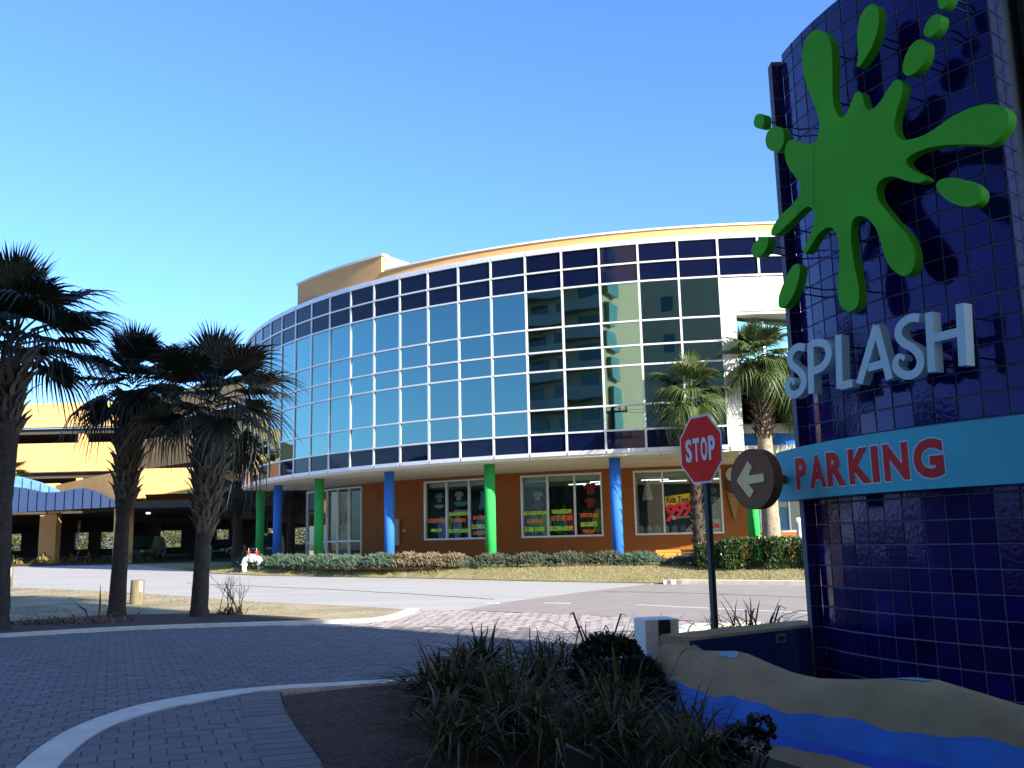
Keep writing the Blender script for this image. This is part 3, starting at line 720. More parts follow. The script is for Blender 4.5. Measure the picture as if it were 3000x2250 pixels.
wletter(w3, 'Sor', -.1275, -.1145, 1.95, 2.2, M['red'], 0.03, -0.05); wletter(w3, 'uisa', -.095, -.080, 1.95, 2.2, M['red'], 0.03, -0.05)
for s, z in (('BEACH', 3.42), ('SHOP', 3.05), ('GIFTS', 2.72), ('TOYS', 2.45)): wletter(w3, s, -.104, -.083, z, z+0.2, M['spot'], 0.0, -0.05)
wq([(.128, 1.82), (.188, 1.82), (.188, 2.55), (.128, 2.55)], -0.075, -0.056).build('poster', M['snackblue'], w4)
wq([(.020, 1.82), (.064, 1.82), (.064, 2.75), (.020, 2.75)], -0.075, -0.056).build('poster', M['snackblue'], w4)
wletter(w4, 'SNACKS', .132, .185, 2.0, 2.35, M['red'], 0.03, -0.05)
# white valance strips at the window heads
for win, a0, a1 in ((w1, -.747, -.575), (w2, -.497, -.327), (w3, -.249, -.077)):
    mb = MB(); wall_seg(mb, a0, a1, 4.16, 4.37, -0.35, -0.30); mb.build('valance', M['soffit'], win)
# electrical box, light strip
mb = MB(); q = wp(-.828, 2.15, 0.06); mb.obox(q, 0.42, 0.12, 1.25, -.828); mb.build('meter_cabinet', M['palesign'], bld)
mb = MB(); q = wp(-.805, 2.2, 0.04); mb.obox(q, 0.14, 0.07, 0.14, -.805); mb.build('junction_box', M['palesign'], bld)
mb = MB()
for i in range(8): q = bp(-.22+i*0.02, 24.6, 4.56); mb.obox(q, 0.42, 0.05, 0.06, -.22+i*0.02)
mb.build('soffit_conduit', M['soffit'], bld)
mb = MB(); q = Vector(bp(-.5, 24, 12.75)); mb.obox((q.x, q.y, 13.2), 1.1, 1.1, 0.9, 0.3); mb.obox((q.x, q.y, 13.68), 1.2, 1.2, 0.05, 0.3); mb.build('roof_vent_box', M['white'], bld)

# ice cream cone cut-out on the wall
ic = thing('ice_cream_sign', 'ice cream cone cut-out sign with chocolate scoops on the orange wall behind the arrow disc', 'sign', wp(-0.05, 3.4))
mb = MB(); mb.prism([(-.062, 3.45), (-.036, 3.45), (-.047, 2.30), (-.050, 2.30)], lambda a, z: wp(a, z, 0.10), lambda a, z: wp(a, z, 0.02)); mb.build('cone', M['cone'], ic)
mb = MB(); mb.prism([(-.049+0.015*cos(t), 3.72+0.36*sin(t)) for t in [i/20*2*pi for i in range(20)]], lambda a, z: wp(a, z, 0.16), lambda a, z: wp(a, z, 0.021)); mb.build('chocolate_scoop', M['choc'], ic)
mb = MB(); mb.prism([(-.050+0.0125*cos(t), 4.16+0.29*sin(t)) for t in [i/20*2*pi for i in range(20)]], lambda a, z: wp(a, z, 0.19), lambda a, z: wp(a, z, 0.022)); mb.build('vanilla_scoop', M['metalgrey'], ic)

# goods in the shop windows
def shirt(a, z, s, m, label, kind='shirt'):
    P = [(-.22, -.33), (.22, -.33), (.21, .10), (.33, -.02), (.42, .09), (.24, .31), (.09, .34), (0, .28), (-.09, .34), (-.24, .31), (-.42, .09), (-.33, -.02), (-.21, .10)]
    if kind == 'dress': P = [(-.26, -.6), (.26, -.6), (.13, .05), (.15, .34), (.07, .34), (0, .25), (-.07, .34), (-.15, .34), (-.13, .05)]
    if kind == 'flag': P = [(-.5, .05), (-.25, -.08), (-.1, -.12), (0, -.05), (.1, -.12), (.25, -.08), (.5, .05), (.3, .10), (-.3, .10)]
    c_ = Vector(wp(a, z, -0.32)); t = Vector((cos(a), sin(a), 0)); nn = Vector((sin(a), -cos(a), 0))
    f = lambda o: (lambda x, y: tuple(c_+t*x*s+Vector((0, 0, y*s))+nn*(o+0.02*sin(x*14))))
    mb = MB(); mb.prism(P, f(0.015), f(-0.015)); ob = mb.build('shirt' if kind == 'shirt' else ('dress' if kind == 'dress' else 'bikini_top'), m)
    tag(ob, label, kind if kind != 'flag' else 'swimwear'); return ob
shirt(-.668, 3.72, 0.62, M['clothwhite'], 'pale tank shirt above the keychains lettering')
shirt(-.722, 3.68, 0.62, M['clothteal'], 'sea green shirt high above the umbrella lettering')
shirt(-.662, 3.35, 1.0, M['clothteal'], 'teal swim top strung below the pale tank shirt in the shop window', 'flag')
shirt(-.662, 2.98, 1.0, M['clothwhite'], 'white swim top strung just above the keychains lettering in the shop window', 'flag')
shirt(-.722, 3.28, 0.75, M['clothwhite'], 'small white swim top below the sea green shirt in the shop window', 'flag')
shirt(-.605, 3.6, 0.9, M['clothteal'], 'teal hooded dress hanging in the pane beside the lit green column', 'dress')
shirt(-.350, 3.78, 0.75, M['clothred'], 'red and teal shirt hanging upper in the beer and cigarettes pane')
shirt(-.352, 3.18, 0.62, M['clothred'], 'red shirt with pale sleeves hanging lower in the beer and cigarettes pane')
shirt(-.470, 3.55, 0.6, M['clothpink'], 'pink tie-dye shirt hanging in the left pane of the middle shop window')
shirt(-.470, 3.05, 0.7, M['clothplum'], 'plum patterned shirt hanging lower in the left pane of the middle shop window')
shirt(-.226, 3.75, 0.9, M['clothpink'], 'pale pink dress hanging in the dark pane left of the kids toys poster', 'dress')
def board(a, z, m, label):
    c_ = Vector(wp(a, z, -0.42)); t = Vector((cos(a), sin(a), 0)); nn = Vector((sin(a), -cos(a), 0))
    P = [(0.27*cos(q)*(1-0.12*sin(q)), 0.52*sin(q)) for q in [i/24*2*pi for i in range(24)]]
    f = lambda o: (lambda x, y: tuple(c_+t*x+Vector((0, 0, y))+nn*(o-0.05*y)))
    mb = MB(); mb.prism(P, f(0.03), f(-0.03)); tag(mb.build('bodyboard', m), label, 'bodyboard', 'bodyboards standing in the shop windows')
board(-.720, 2.28, M['clothblue'], 'blue bodyboard behind the umbrella lettering'); board(-.703, 2.45, M['clothlime'], 'lime bodyboard beside the blue board in the far shop window pane')
board(-.676, 2.30, M['clothblue'], 'blue striped bodyboard behind the ice cream and snacks lettering'); board(-.646, 2.30, M['clothplum'], 'plum bodyboard behind the keychains lettering pane')
board(-.615, 2.30, M['clothblue'], 'blue bodyboard behind the cold drinks lettering')
board(-.482, 2.35, M['clothgreen'], 'sea green bodyboard left of a lime board in the ice cream flavors pane'); board(-.455, 2.35, M['clothlime'], 'lime bodyboard behind the ice cream flavors lettering')
board(-.424, 2.4, M['clothgreen'], 'sea green bodyboard in the fashion dresses pane'); board(-.397, 2.4, M['pink'], 'bright red bodyboard in the kids clothing pane')
board(-.365, 2.35, M['clothplum'], 'plum bodyboard behind the beer and cigarettes lettering'); board(-.336, 2.4, M['clothlime'], 'lime bodyboard at the edge of the beer and cigarettes pane')
for k in range(6):
    a = -.245+k*0.018; q = Vector(wp(a, 2.03, -0.5)); mb = MB(); mb.tube([q+Vector((0, 0, -.26)), q+Vector((0, 0, .02)), q+Vector((0, 0, .10))], [0.14, 0.15, 0.05], 10)
    tag(mb.build('toy_bucket', M['palesign']), 'pale toy bucket in the row on the sill below the kids toys poster', 'bucket', 'toy buckets on the shop sill')

# ------------------------------------------------------------------ sign tower
TX, TY, TR = 7.874, 10.603, 4.727
TA0, TA1, TH = -1.447, -0.8765, 7.06
def tp(a, r, z): return (TX+r*sin(a), TY-r*cos(a), z)
tower = thing('sign_tower', 'tall curved sign tower of cobalt tiles with green splash emblem and PARKING band', 'sign', (4.0, 9.0, 0))
def arc_t(mb, a0, a1, r0, r1, z0, z1, n=16):
    o = len(mb.v)
    for i in range(n+1):
        a = a0+(a1-a0)*i/n; mb.v += [tp(a, r0, z0), tp(a, r1, z0), tp(a, r1, z1), tp(a, r0, z1)]
    for i in range(n):
        q = o+i*4
        for k in range(4): mb.f.append((q+k, q+4+k, q+4+(k+1) % 4, q+(k+1) % 4)); mb.mi.append(0)
    mb.f += [(o, o+1, o+2, o+3), (o+4*n+3, o+4*n+2, o+4*n+1, o+4*n)]; mb.mi += [0, 0]
    return mb
arc_t(MB(), TA0, TA1, TR-0.31, TR-0.007, -0.05, TH-0.02, 14).build('curved_core', M['grout'], tower)
TDA = 0.0478; TP = 0.21; TZ0 = 1.49
cols = [-1.438+TDA*k for k in range(0, 12)]; cols[-1] = min(cols[-1], TA1)
cols = [TA0]+cols[1:]
if cols[-1] < TA1-0.005: cols.append(TA1)
zr = []; z = TZ0
while z > 0.0: z -= TP
while z < TH: zr.append(z); z += TP
tiles = []
for i in range(len(cols)-1):
    for z in zr:
        z1 = min(z+TP, TH)
        if z1-z < 0.03 or cols[i+1]-cols[i] < 0.008 or z1 < 0.1: continue
        if 2.0 < z+TP*0.5 < 2.48 and z > 1.96 and z1 < 2.50: continue
        tiles.append((cols[i], cols[i+1], z, z1))
def tile_mb(mb, a0, a1, z0, z1, r0=TR-0.02, tz=0.0, ta=0.0):
    g = 0.006; da = g/TR
    b0 = [tp(a0+da, r0, z0+g), tp(a1-da, r0, z0+g), tp(a1-da, r0, z1-g), tp(a0+da, r0, z1-g)]
    e = 0.004; eb = e/TR
    f0 = [tp(a0+da, TR-0.004, z0+g), tp(a1-da, TR-0.004, z0+g), tp(a1-da, TR-0.004, z1-g), tp(a0+da, TR-0.004, z1-g)]
    t0 = [tp(a0+da+eb, TR-tz-ta, z0+g+e), tp(a1-da-eb, TR-tz+ta, z0+g+e), tp(a1-da-eb, TR+tz+ta, z1-g-e), tp(a0+da+eb, TR+tz-ta, z1-g-e)]
    mb.add(b0+f0+t0, [(0, 1, 5, 4), (1, 2, 6, 5), (2, 3, 7, 6), (3, 0, 4, 7), (4, 5, 9, 8), (5, 6, 10, 9), (6, 7, 11, 10), (7, 4, 8, 11), (8, 9, 10, 11)])
rr = random.Random(21)
tiles.sort(key=lambda t: abs(t[2]-2.4)+abs(t[0]+1.0)*1.5)
big = [t for t in tiles if t[2] > 0.35][:300]; bigs = set(big); field = MB()
for t in tiles:
    tz, ta = rr.uniform(-.0013, .0013), rr.uniform(-.0013, .0013)
    if t in bigs:
        mb = MB(); tile_mb(mb, *t, tz=tz, ta=ta); mb.build('tile', M['tile'], tower, recalc=False)
    else: tile_mb(field, *t, tz=tz, ta=ta)
# end caps and the left fin are tiled too
def cap_tiles(a, sgn, off):
    for z in zr:
        z1 = min(z+TP, TH)
        if z1-z < 0.03: continue
        for r0, r1 in ((TR-0.17, TR-0.012), (TR-0.30, TR-0.18)):
            p = [Vector(tp(a, r0, z+.006)), Vector(tp(a, r1, z+.006)), Vector(tp(a, r1, z1-.006)), Vector(tp(a, r0, z1-.006))]
            n_ = Vector((cos(a), sin(a), 0))*sgn
            field.add([v+n_*0.001 for v in p]+[v+n_*off for v in p], [(4, 5, 6, 7), (0, 1, 5, 4), (1, 2, 6, 5), (2, 3, 7, 6), (3, 0, 4, 7)] if sgn < 0 else [(7, 6, 5, 4), (4, 5, 1, 0), (5, 6, 2, 1), (6, 7, 3, 2), (7, 4, 0, 3)])
cap_tiles(TA1, 1, 0.008)
stuff(field.build('tile_field', M['tile'], tower))
mb = MB(); mb.box(3.075, 3.20, 10.06, 10.20, 0, 6.99); mb.build('left_fin', M['grout'], tower)
mb = MB()
for z in zr:
    if z+TP < 6.99:
        for x0, x1 in ((3.078, 3.134), (3.140, 3.196)): mb.box(x0, x1, 10.053, 10.0595, z+.006, z+TP-.006)
stuff(mb.build('fin_tiles', M['tile'], tower))
mb = MB(); mb.prism([(4.43, 7.88), (4.81, 8.04), (5.6, 8.6), (5.2, 9.4), (4.4, 9.2)], lambda x, y: (x, y, 0), lambda x, y: (x, y, 7.02)); mb.build('dark_gap_filler', M['black'], tower)  # black solid added between the walls, its colour standing in for the gap's shade
# second wall of the tower behind on the right
mb = MB(); bw0, bw1 = Vector((4.78, 8.05, 0)), Vector((7.4, 7.9, 0)); d = (bw1-bw0).normalized(); an = atan2(d.y, d.x); L_ = (bw1-bw0).length; c_ = (bw0+bw1)/2
mb.obox((c_.x, c_.y, 3.55), L_, 0.25, 7.1, an); mb.build('rear_wall', M['grout'], tower)
mb = MB()
for z in zr:
    for k in range(int(L_/TP)):
        q = bw0+d*(TP*(k+0.5)); nrm = Vector((d.y, -d.x, 0))*0.129; mb.obox((q.x+nrm.x, q.y+nrm.y, z+TP/2), TP-.012, 0.01, TP-.012, an)
stuff(mb.build('rear_tiles', M['tile'], tower))
# parking band
arc_t(MB(), -1.555, -0.862, TR-0.04, 4.93, 1.965, 2.508, 30).build('parking_band', M['band'], tower)
band = bpy.data.objects['parking_band']
def hit_cyl(px, py, R_):
    d = sight(px, py); a = d.x**2+d.y**2; b = -2*(d.x*TX+d.y*TY); c = TX**2+TY**2-R_**2
    t = (-b-sqrt(b*b-4*a*c))/(2*a); p = d*t; return atan2(p.x-TX, TY-p.y), EYE+p.z
sx = lambda x: (2300+x*700/1936)*2212/3000
sy = lambda y: (850+y*700/1936)*2212/3000
for ch, xl, xr, yt, yb in [('P', 88, 178, 1372, 1603), ('A', 198, 330, 1350, 1590), ('R', 338, 490, 1333, 1580), ('K', 515, 697, 1308, 1565), ('I', 703, 762, 1295, 1552), ('N', 800, 1005, 1275, 1542), ('G', 1040, 1290, 1255, 1530)]:
    a0, zt = hit_cyl(sx(xl), sy((yt+yb)/2), 4.932); a1, _ = hit_cyl(sx(xr), sy((yt+yb)/2), 4.932)
    z1, z0 = 2.395, 2.06
    if ch == 'G': z1, z0 = 2.40, 2.055
    o = lettering(ch, lambda a, z: tp(a, 4.9325, z), a0-0.0025, a1+0.0025, z0-0.012, z1+0.012, 0.075); o.build('letter_outline', M['outline'], band, recalc=False)
    o = lettering(ch, lambda a, z: tp(a, 4.9345, z), a0, a1, z0, z1, 0.05); o.build('letter', M['red'], band, recalc=False)

# splash emblem: flat boards standing off the wall on rods
AN = -1.05; EN = Vector((sin(AN), -cos(AN), 0)); ET = Vector((cos(AN), sin(AN), 0)); EH = 5.06
TC = Vector((TX, TY, 0))
def on_plane(px, py, h=EH):
    d = sight(px, py); o = Vector((0, 0, EYE)); t = (h-(o-TC).dot(EN))/d.dot(EN); p = o+d*t
    return (p-TC).dot(ET), p.z
def ef(h): return lambda x, z: tuple(TC+EN*h+ET*x+Vector((0, 0, z)))
z8 = lambda x, y: ((2150+x*850/1763)*2212/3000, (y*850/1763)*2212/3000)
OUT = [(510,830),(520,760),(505,680),(470,590),(440,510),(420,420),(414,330),(425,270),(450,215),(490,183),(530,185),(565,210),(588,260),(597,330),(598,430),(598,540),(602,620),(615,670),(635,705),(655,715),(680,695),(700,655),(718,610),(735,570),(755,555),(772,565),(785,600),(795,640),(810,662),(833,668),(870,640),(900,600),(935,545),(965,500),(990,484),(1015,492),(1026,520),(1025,560),(1010,610),(990,665),(978,720),(975,770),(985,810),(1005,840),(1040,852),(1100,840),(1160,818),(1230,775),(1310,720),(1390,675),(1470,645),(1550,633),(1610,640),(1650,665),(1668,700),(1665,750),(1640,800),(1600,850),(1560,875),(1520,880),(1440,877),(1360,877),(1280,882),(1200,893),(1130,915),(1080,940),(1050,965),(1045,985),(1055,1005),(1090,1035),(1130,1055),(1160,1075),(1165,1090),(1150,1103),(1110,1110),(1060,1102),(1010,1085),(970,1072),(930,1075),(900,1090),(875,1115),(866,1150),(870,1190),(890,1235),(930,1285),(980,1345),(1030,1400),(1070,1455),(1092,1510),(1100,1560),(1095,1610),(1075,1655),(1040,1677),(1000,1667),(950,1622),(915,1552),(895,1482),(880,1430),(860,1385),(830,1345),(795,1318),(765,1312),(735,1322),(718,1350),(711,1400),(712,1450),(718,1520),(728,1590),(742,1660),(755,1722),(762,1782),(758,1832),(740,1872),(705,1892),(670,1882),(645,1847),(632,1792),(630,1732),(636,1660),(640,1600),(640,1530),(632,1450),(615,1405),(590,1382),(560,1385),(525,1410),(490,1455),(465,1500),(440,1535),(425,1538),(428,1510),(450,1455),(475,1395),(488,1335),(485,1290),(470,1262),(445,1256),(415,1275),(370,1320),(320,1370),(270,1415),(235,1432),(225,1420),(235,1380),(275,1320),(330,1265),(375,1220),(398,1180),(405,1140),(395,1100),(370,1070),(340,1030),(318,985),(308,930),(315,885),(335,855),(360,848),(395,858),(440,873),(470,875),(493,862)]
DROPS = [
 [(747,405),(770,395),(800,350),(840,280),(870,190),(882,110),(878,60),(855,28),(825,28),(790,60),(765,110),(752,180),(750,250),(755,320),(750,370)],
 [(1135,240),(1165,255),(1172,300),(1155,370),(1115,430),(1070,458),(1040,455),(1025,415),(1035,355),(1065,290),(1100,250)],
 [(1235,85),(1255,95),(1258,125),(1245,170),(1215,210),(1185,225),(1160,215),(1153,190),(1165,150),(1195,105)],
 [(1255,52),(1280,45),(1305,10),(1320,-40),(1315,-80),(1285,-85),(1255,-55),(1240,-5),(1243,35)],
 [(1228,1130),(1250,1095),(1300,1080),(1370,1085),(1440,1105),(1490,1140),(1503,1180),(1490,1225),(1450,1250),(1390,1253),(1320,1230),(1260,1185)],
 [(120,745),(130,705),(155,690),(178,700),(183,735),(178,765),(155,780),(130,772)],
 [(192,860),(200,810),(230,775),(265,768),(295,785),(305,830),(298,880),(270,918),(235,918),(205,900)],
 [(105,1520),(120,1480),(160,1448),(195,1440),(208,1455),(205,1490),(185,1530),(150,1560),(120,1560)],
 [(270,1847),(275,1792),(305,1712),(345,1632),(375,1604),(397,1612),(400,1652),(390,1712),(365,1782),(330,1842),(300,1872),(278,1867)]]
P = [on_plane(*z8(*p)) for p in OUT]
emb = MB().prism(smooth_closed(P, 2), ef(EH), ef(EH-0.11)).build('splash_emblem', M['emblem'], tower)
sq_ = [on_plane(*z8(486, y)) for y in (880, 1262)]; mb = MB(); mb.tube([ef(EH+.0005)(*sq_[0]), ef(EH+.0005)(*sq_[1])], .0022, 5); mb.build('seam', M['black'], emb)
rods = MB()
def rod(x, z, h0=EH-0.09, r=0.008):
    a = atan2(*( (TC+EN*h0+ET*x-TC).x, -(TC+EN*h0+ET*x-TC).y))
    base = TC+EN*h0+ET*x; dd = sqrt(max(TR**2-x*x, 0)) if abs(x) < TR else 0
    end = TC+EN*(dd-0.03)+ET*x
    rods.tube([(base.x, base.y, z), (end.x, end.y, z)], r, 6)
for D_ in DROPS:
    Q = [on_plane(*z8(*p)) for p in D_]
    MB().prism(smooth_closed(Q, 3), ef(EH), ef(EH-0.11)).build('droplet', M['emblem'], emb)
    cx_ = sum(q[0] for q in Q)/len(Q); cz_ = sum(q[1] for q in Q)/len(Q); rod(cx_, cz_+.03); rod(cx_, cz_-.05)
for q in [(520, 300), (560, 600), (700, 900), (900, 900), (1500, 750), (1300, 800), (980, 560), (400, 950), (1020, 1550), (690, 1750), (700, 1450), (300, 1380)]: rod(*on_plane(*z8(*q)))

# raised letters
def stroke(pts, wd, taper=None):
    n = len(pts); L_, R_ = [], []
    for i, p in enumerate(pts):
        a = Vector(pts[max(i-1, 0)]); b = Vector(pts[min(i+1, n-1)]); d = (b-a).normalized(); nn = Vector((-d.y, d.x))*(wd[i] if isinstance(wd, list) else wd)/2
        L_.append((p[0]+nn.x, p[1]+nn.y)); R_.append((p[0]-nn.x, p[1]-nn.y))
    return L_+R_[::-1]
z9 = lambda x, y: ((2300+x*700/1936)*2212/3000, (850+y*700/1936)*2212/3000)
def lp(pts): return [on_plane(*z9(*p)) for p in pts]
def letter(name, strokes, wd=0.075):
    mb = MB()
    for k, (pts, sm) in enumerate(strokes):
        q = lp(pts)
        if sm: q = smooth_line(q, 5)
        n = len(q)
        ww = [wd]*n
        if sm == 2: ww = [wd*(1 if i < n*0.72 else max(0.35, 1-(i-n*0.72)/(n*0.28)*0.7)) for i in range(n)]
        e = 0.001*k
        # strip of quads keeps curled strokes well formed
        L_ = []; 
        for i, p in enumerate(q):
            a = Vector(q[max(i-1, 0)]); b = Vector(q[min(i+1, n-1)]); d = (b-a).normalized(); nn = Vector((-d.y, d.x))*ww[i]/2
            L_.append(((p[0]+nn.x, p[1]+nn.y), (p[0]-nn.x, p[1]-nn.y)))
        o = len(mb.v)
        for l, r in L_: mb.v += [ef(EH-e)(*l), ef(EH-e)(*r), ef(EH-0.11+e)(*r), ef(EH-0.11+e)(*l)]
        for i in range(n-1):
            b_ = o+i*4
            for c_ in range(4): mb.f.append((b_+c_, b_+4+c_, b_+4+(c_+1) % 4, b_+(c_+1) % 4)); mb.mi.append(0)
        mb.f += [(o, o+1, o+2, o+3), (o+4*n-1, o+4*n-2, o+4*n-3, o+4*n-4)]; mb.mi += [0, 0]
    return mb.build(name, M['letter'], tower)
letter('letter', [([(158, 468), (110, 458), (62, 488), (38, 550), (55, 608), (105, 648), (145, 705), (148, 765), (115, 825), (65, 848), (25, 820), (18, 765), (42, 725), (68, 740), (60, 765)], 2)])
letter('letter', [([(203, 425), (212, 838)], 0), ([(206, 438), (265, 425), (325, 440), (350, 490), (345, 550), (310, 610), (260, 645), (208, 655)], 1)])
letter('letter', [([(430, 362), (441, 798)], 0), ([(446, 778), (543, 752)], 0)])
letter('letter', [([(738, 285), (600, 758)], 0), ([(732, 287), (845, 722)], 0), ([(668, 630), (812, 588)], 0)])
letter('letter', [([(1085, 228), (1035, 222), (975, 245), (925, 300), (920, 375), (965, 430), (1035, 470), (1085, 530), (1095, 600), (1065, 660), (1005, 690), (940, 675), (897, 628), (897, 568), (925, 535), (955, 545), (950, 570)], 2)])
letter('letter', [([(1163, 180), (1188, 665)], 0), ([(1413, 110), (1438, 612)], 0), ([(1180, 392), (1422, 335)], 0)])
for q in [(60, 560), (210, 500), (212, 760), (435, 450), (438, 720), (640, 650), (810, 600), (940, 330), (1080, 600), (1175, 330), (1180, 560), (1420, 210), (1430, 530)]: rod(*lp([q])[0])
rods.build('standoff_rods', M['black'], tower)
# round arrow disc
DC = Vector((2.40, 9.5, 2.165))
def df(h): return lambda x, z: tuple(DC+EN*h+ET*x+Vector((0, 0, z)))
circ = [(0.305*cos(t), 0.305*sin(t)) for t in [i/48*2*pi for i in range(48)]]
disc = MB().prism(circ, df(0.0), df(-0.125)).build('arrow_disc', M['brown'], tower)
def on_disc(px, py):
    d = sight(px, py); o = Vector((0, 0, EYE)); t = (DC-o).dot(EN)/d.dot(EN); p = o+d*t; return (p-DC).dot(ET), p.z-DC.z
z5 = lambda x, y: ((2000+x*1000/2212)*2212/3000, (1200+y*1000/2212)*2212/3000)
A_ = [on_disc(*z5(*p)) for p in [(355, 463), (425, 335), (452, 372), (430, 428), (527, 413), (531, 466), (430, 484), (466, 528), (440, 575)]]
MB().prism(A_, df(0.012), df(0.0005)).build('arrow', M['cream'], disc)
mb = MB(); e = Vector(tp(-1.54, 4.83, 2.2)); s_ = DC-EN*0.11; mb.tube([(s_.x, s_.y, 2.2), tuple(e)], 0.05, 10); mb.build('disc_bracket', M['brown'], tower)

# ------------------------------------------------------------------ pool wall round the tower
pool = thing('pool_wall', 'low sculpted sand coloured pool wall with painted blue wave around the tiled tower', 'wall', (2.2, 7.5, 0))
ZA = [-1.42, -1.38, -1.31, -1.22, -1.19, -1.14, -1.10, -1.06, -1.00, -.96, -.93, -.905, -.86, -.82, -.74, -.6]
ZZ = [.66, .65, .56, .615, .61, .555, .515, .505, .54, .575, .595, .60, .545, .49, .52, .50]
CA = [-1.42, -1.30, -1.20, -1.07, -1.03, -.99, -.95, -.89, -.79, -.6]; CZ = [.60, .55, .53, .45, .46, .52, .59, .54, .48, .47]
def prof(a):
    """outline of the wall section at angle a : (r, z) from inside to outside"""
    zt = interp(a, ZA, ZZ); zc = min(interp(a, CA, CZ), zt-0.012)
    w_ = 0.018*sin(a*43)+0.01*sin(a*97+1)
    return [(6.30, 0.08), (6.33, zt-0.03), (6.37, zt), (6.45, zt-0.004), (6.53, zc+0.018), (6.61, zc-0.03), (6.68, 0.40+0.2*(zc-.5)), (6.735, 0.31+w_), (6.765, 0.295+w_), (6.84, 0.25+w_*.6), (6.93, 0.17), (7.00, 0.115+w_*.5), (7.03, 0.09+w_*.5), (7.12, 0.05), (7.32, -0.03)]
def pmat(k): return 1 if k in (7, 8, 9) else 2 if k in (10, ) else 0
n = 160; mb = MB(); np_ = len(prof(-1))
for i in range(n+1):
    a = -1.385+(1.15)*i/n
    # the wall end at the left rounds off
    for r, z in prof(a): mb.v.append(tp(a, r, z))
for i in range(n):
    for k in range(np_-1):
        o = i*np_+k; mb.f.append((o, o+np_, o+np_+1, o+1)); mb.mi.append(pmat(k))
# rounded end: spin the outer half section about the end point
ca = -1.385; pr_ = prof(ca); cen = Vector(tp(ca, 6.45, 0)); du = Vector(tp(ca, 7.45, 0))-cen
base = n*0
prevrow = list(range(np_)); steps = 9
half = [k for k in range(np_) if pr_[k][0] >= 6.45]
rows_ = [[k for k in half]]
for s_ in range(1, steps+1):
    ang = -s_/steps*radians(150); row = []
    for k in half:
        r = pr_[k][0]-6.45; v = Vector((du.x*cos(ang)-du.y*sin(ang), du.x*sin(ang)+du.y*cos(ang), 0))*r*0.85
        row.append(len(mb.v)); mb.v.append((cen.x+v.x, cen.y+v.y, pr_[k][1]))
    rows_.append(row)
for s_ in range(steps):
    for j in range(len(half)-1):
        mb.f.append((rows_[s_][j], rows_[s_][j+1], rows_[s_+1][j+1], rows_[s_+1][j])); mb.mi.append(pmat(half[j]))
o = mb.build('front_wall', [M['poolcream'], M['poolblue'], M['pooldeep']], pool, smooth=True)
# rear wall, straight run back to the tower
P0, P1 = Vector((1.50, 9.27, 0)), Vector((3.22, 10.50, 0)); d = (P1-P0).normalized(); nn = Vector((-d.y, d.x, 0))
mb = MB()
prf = [(-0.20, 0.05), (-0.20, 0.635), (-0.17, 0.66), (0.17, 0.67), (0.20, 0.645), (0.22, 0.0)]
for i in range(9):
    q = P0+(P1-P0)*i/8
    for x, z in prf: mb.v.append((q.x+nn.x*x, q.y+nn.y*x, z))
for i in range(8):
    for k in range(len(prf)-1):
        o = i*len(prf)+k; mb.f.append((o, o+len(prf), o+len(prf)+1, o+1)); mb.mi.append(1 if k == 0 else 0)
mb.f.append(tuple(range(len(prf)))); mb.mi.append(0)
mb.build('rear_wall', [M['poolcream'], M['basin']], pool)
q = P0+(P1-P0)*0.62; mb = MB(); mb.obox((q.x-nn.x*0.208, q.y-nn.y*0.208, 0.56), 0.15, 0.012, 0.09, atan2(d.y, d.x)); o = mb.build('vent_plate', M['metalgrey'], pool)
mb = MB()
for k in range(3): mb.obox((q.x-nn.x*0.216+d.x*(k-1)*.035, q.y-nn.y*0.216+d.y*(k-1)*.035, 0.56), 0.02, 0.004, 0.045, atan2(d.y, d.x))
mb.build('vent_slots', M['black'], o)
mb = MB(); vs = [tp(-1.36, 6.4, 0.09)]+[tp(-1.36+1.12*i/20, 6.32, 0.09) for i in range(21)]+[tp(-0.24, 4, 0.09), tuple(P1+Vector((.2, 0, .09)))]
mb.add(vs, [tuple(range(len(vs)))]); mb.build('basin_floor', M['basin'], pool)
# weathered crack running down the end of the wall
mb = MB(); rr = random.Random(8); cr = []
for i in range(26):
    t = i/25; r = 6.50+.42*t; a = -1.318+.016*t+rr.uniform(-.0022, .0022); P_ = prof(a); cr.append(Vector(tp(a, r, interp(r, [p[0] for p in P_], [p[1] for p in P_])+.004)))
for i in range(25): mb.tube([cr[i], cr[i+1]], rr.uniform(.0015, .0045), 4)
mb.build('crack', M['joint'], pool)
# pale painted pools on the wave crests
def prof_z(a, r):
    P = prof(a)
    return interp(r, [p[0] for p in P], [p[1] for p in P])
for a, r in ((-1.215, 6.46), (-0.93, 6.43)):
    mb = MB(); vs = [tp(a, r, prof_z(a, r)+.006)]; fs = []
    for k in range(1, 5):
        for i in range(18):
            t = i/18*2*pi; q = .75*k/4*(1+.12*sin(3*t)); aa = a+0.030*cos(t)*q; rr_ = r+0.06*sin(t)*q; vs.append(tp(aa, rr_, prof_z(aa, rr_)+0.006))
    for i in range(18):
        j = (i+1) % 18; fs.append((0, 1+i, 1+j))
        for k in range(3): o = 1+18*k; fs.append((o+i, o+18+i, o+18+j, o+j))
    mb.add(vs, fs); mb.build('painted_pool', M['spot'], pool)

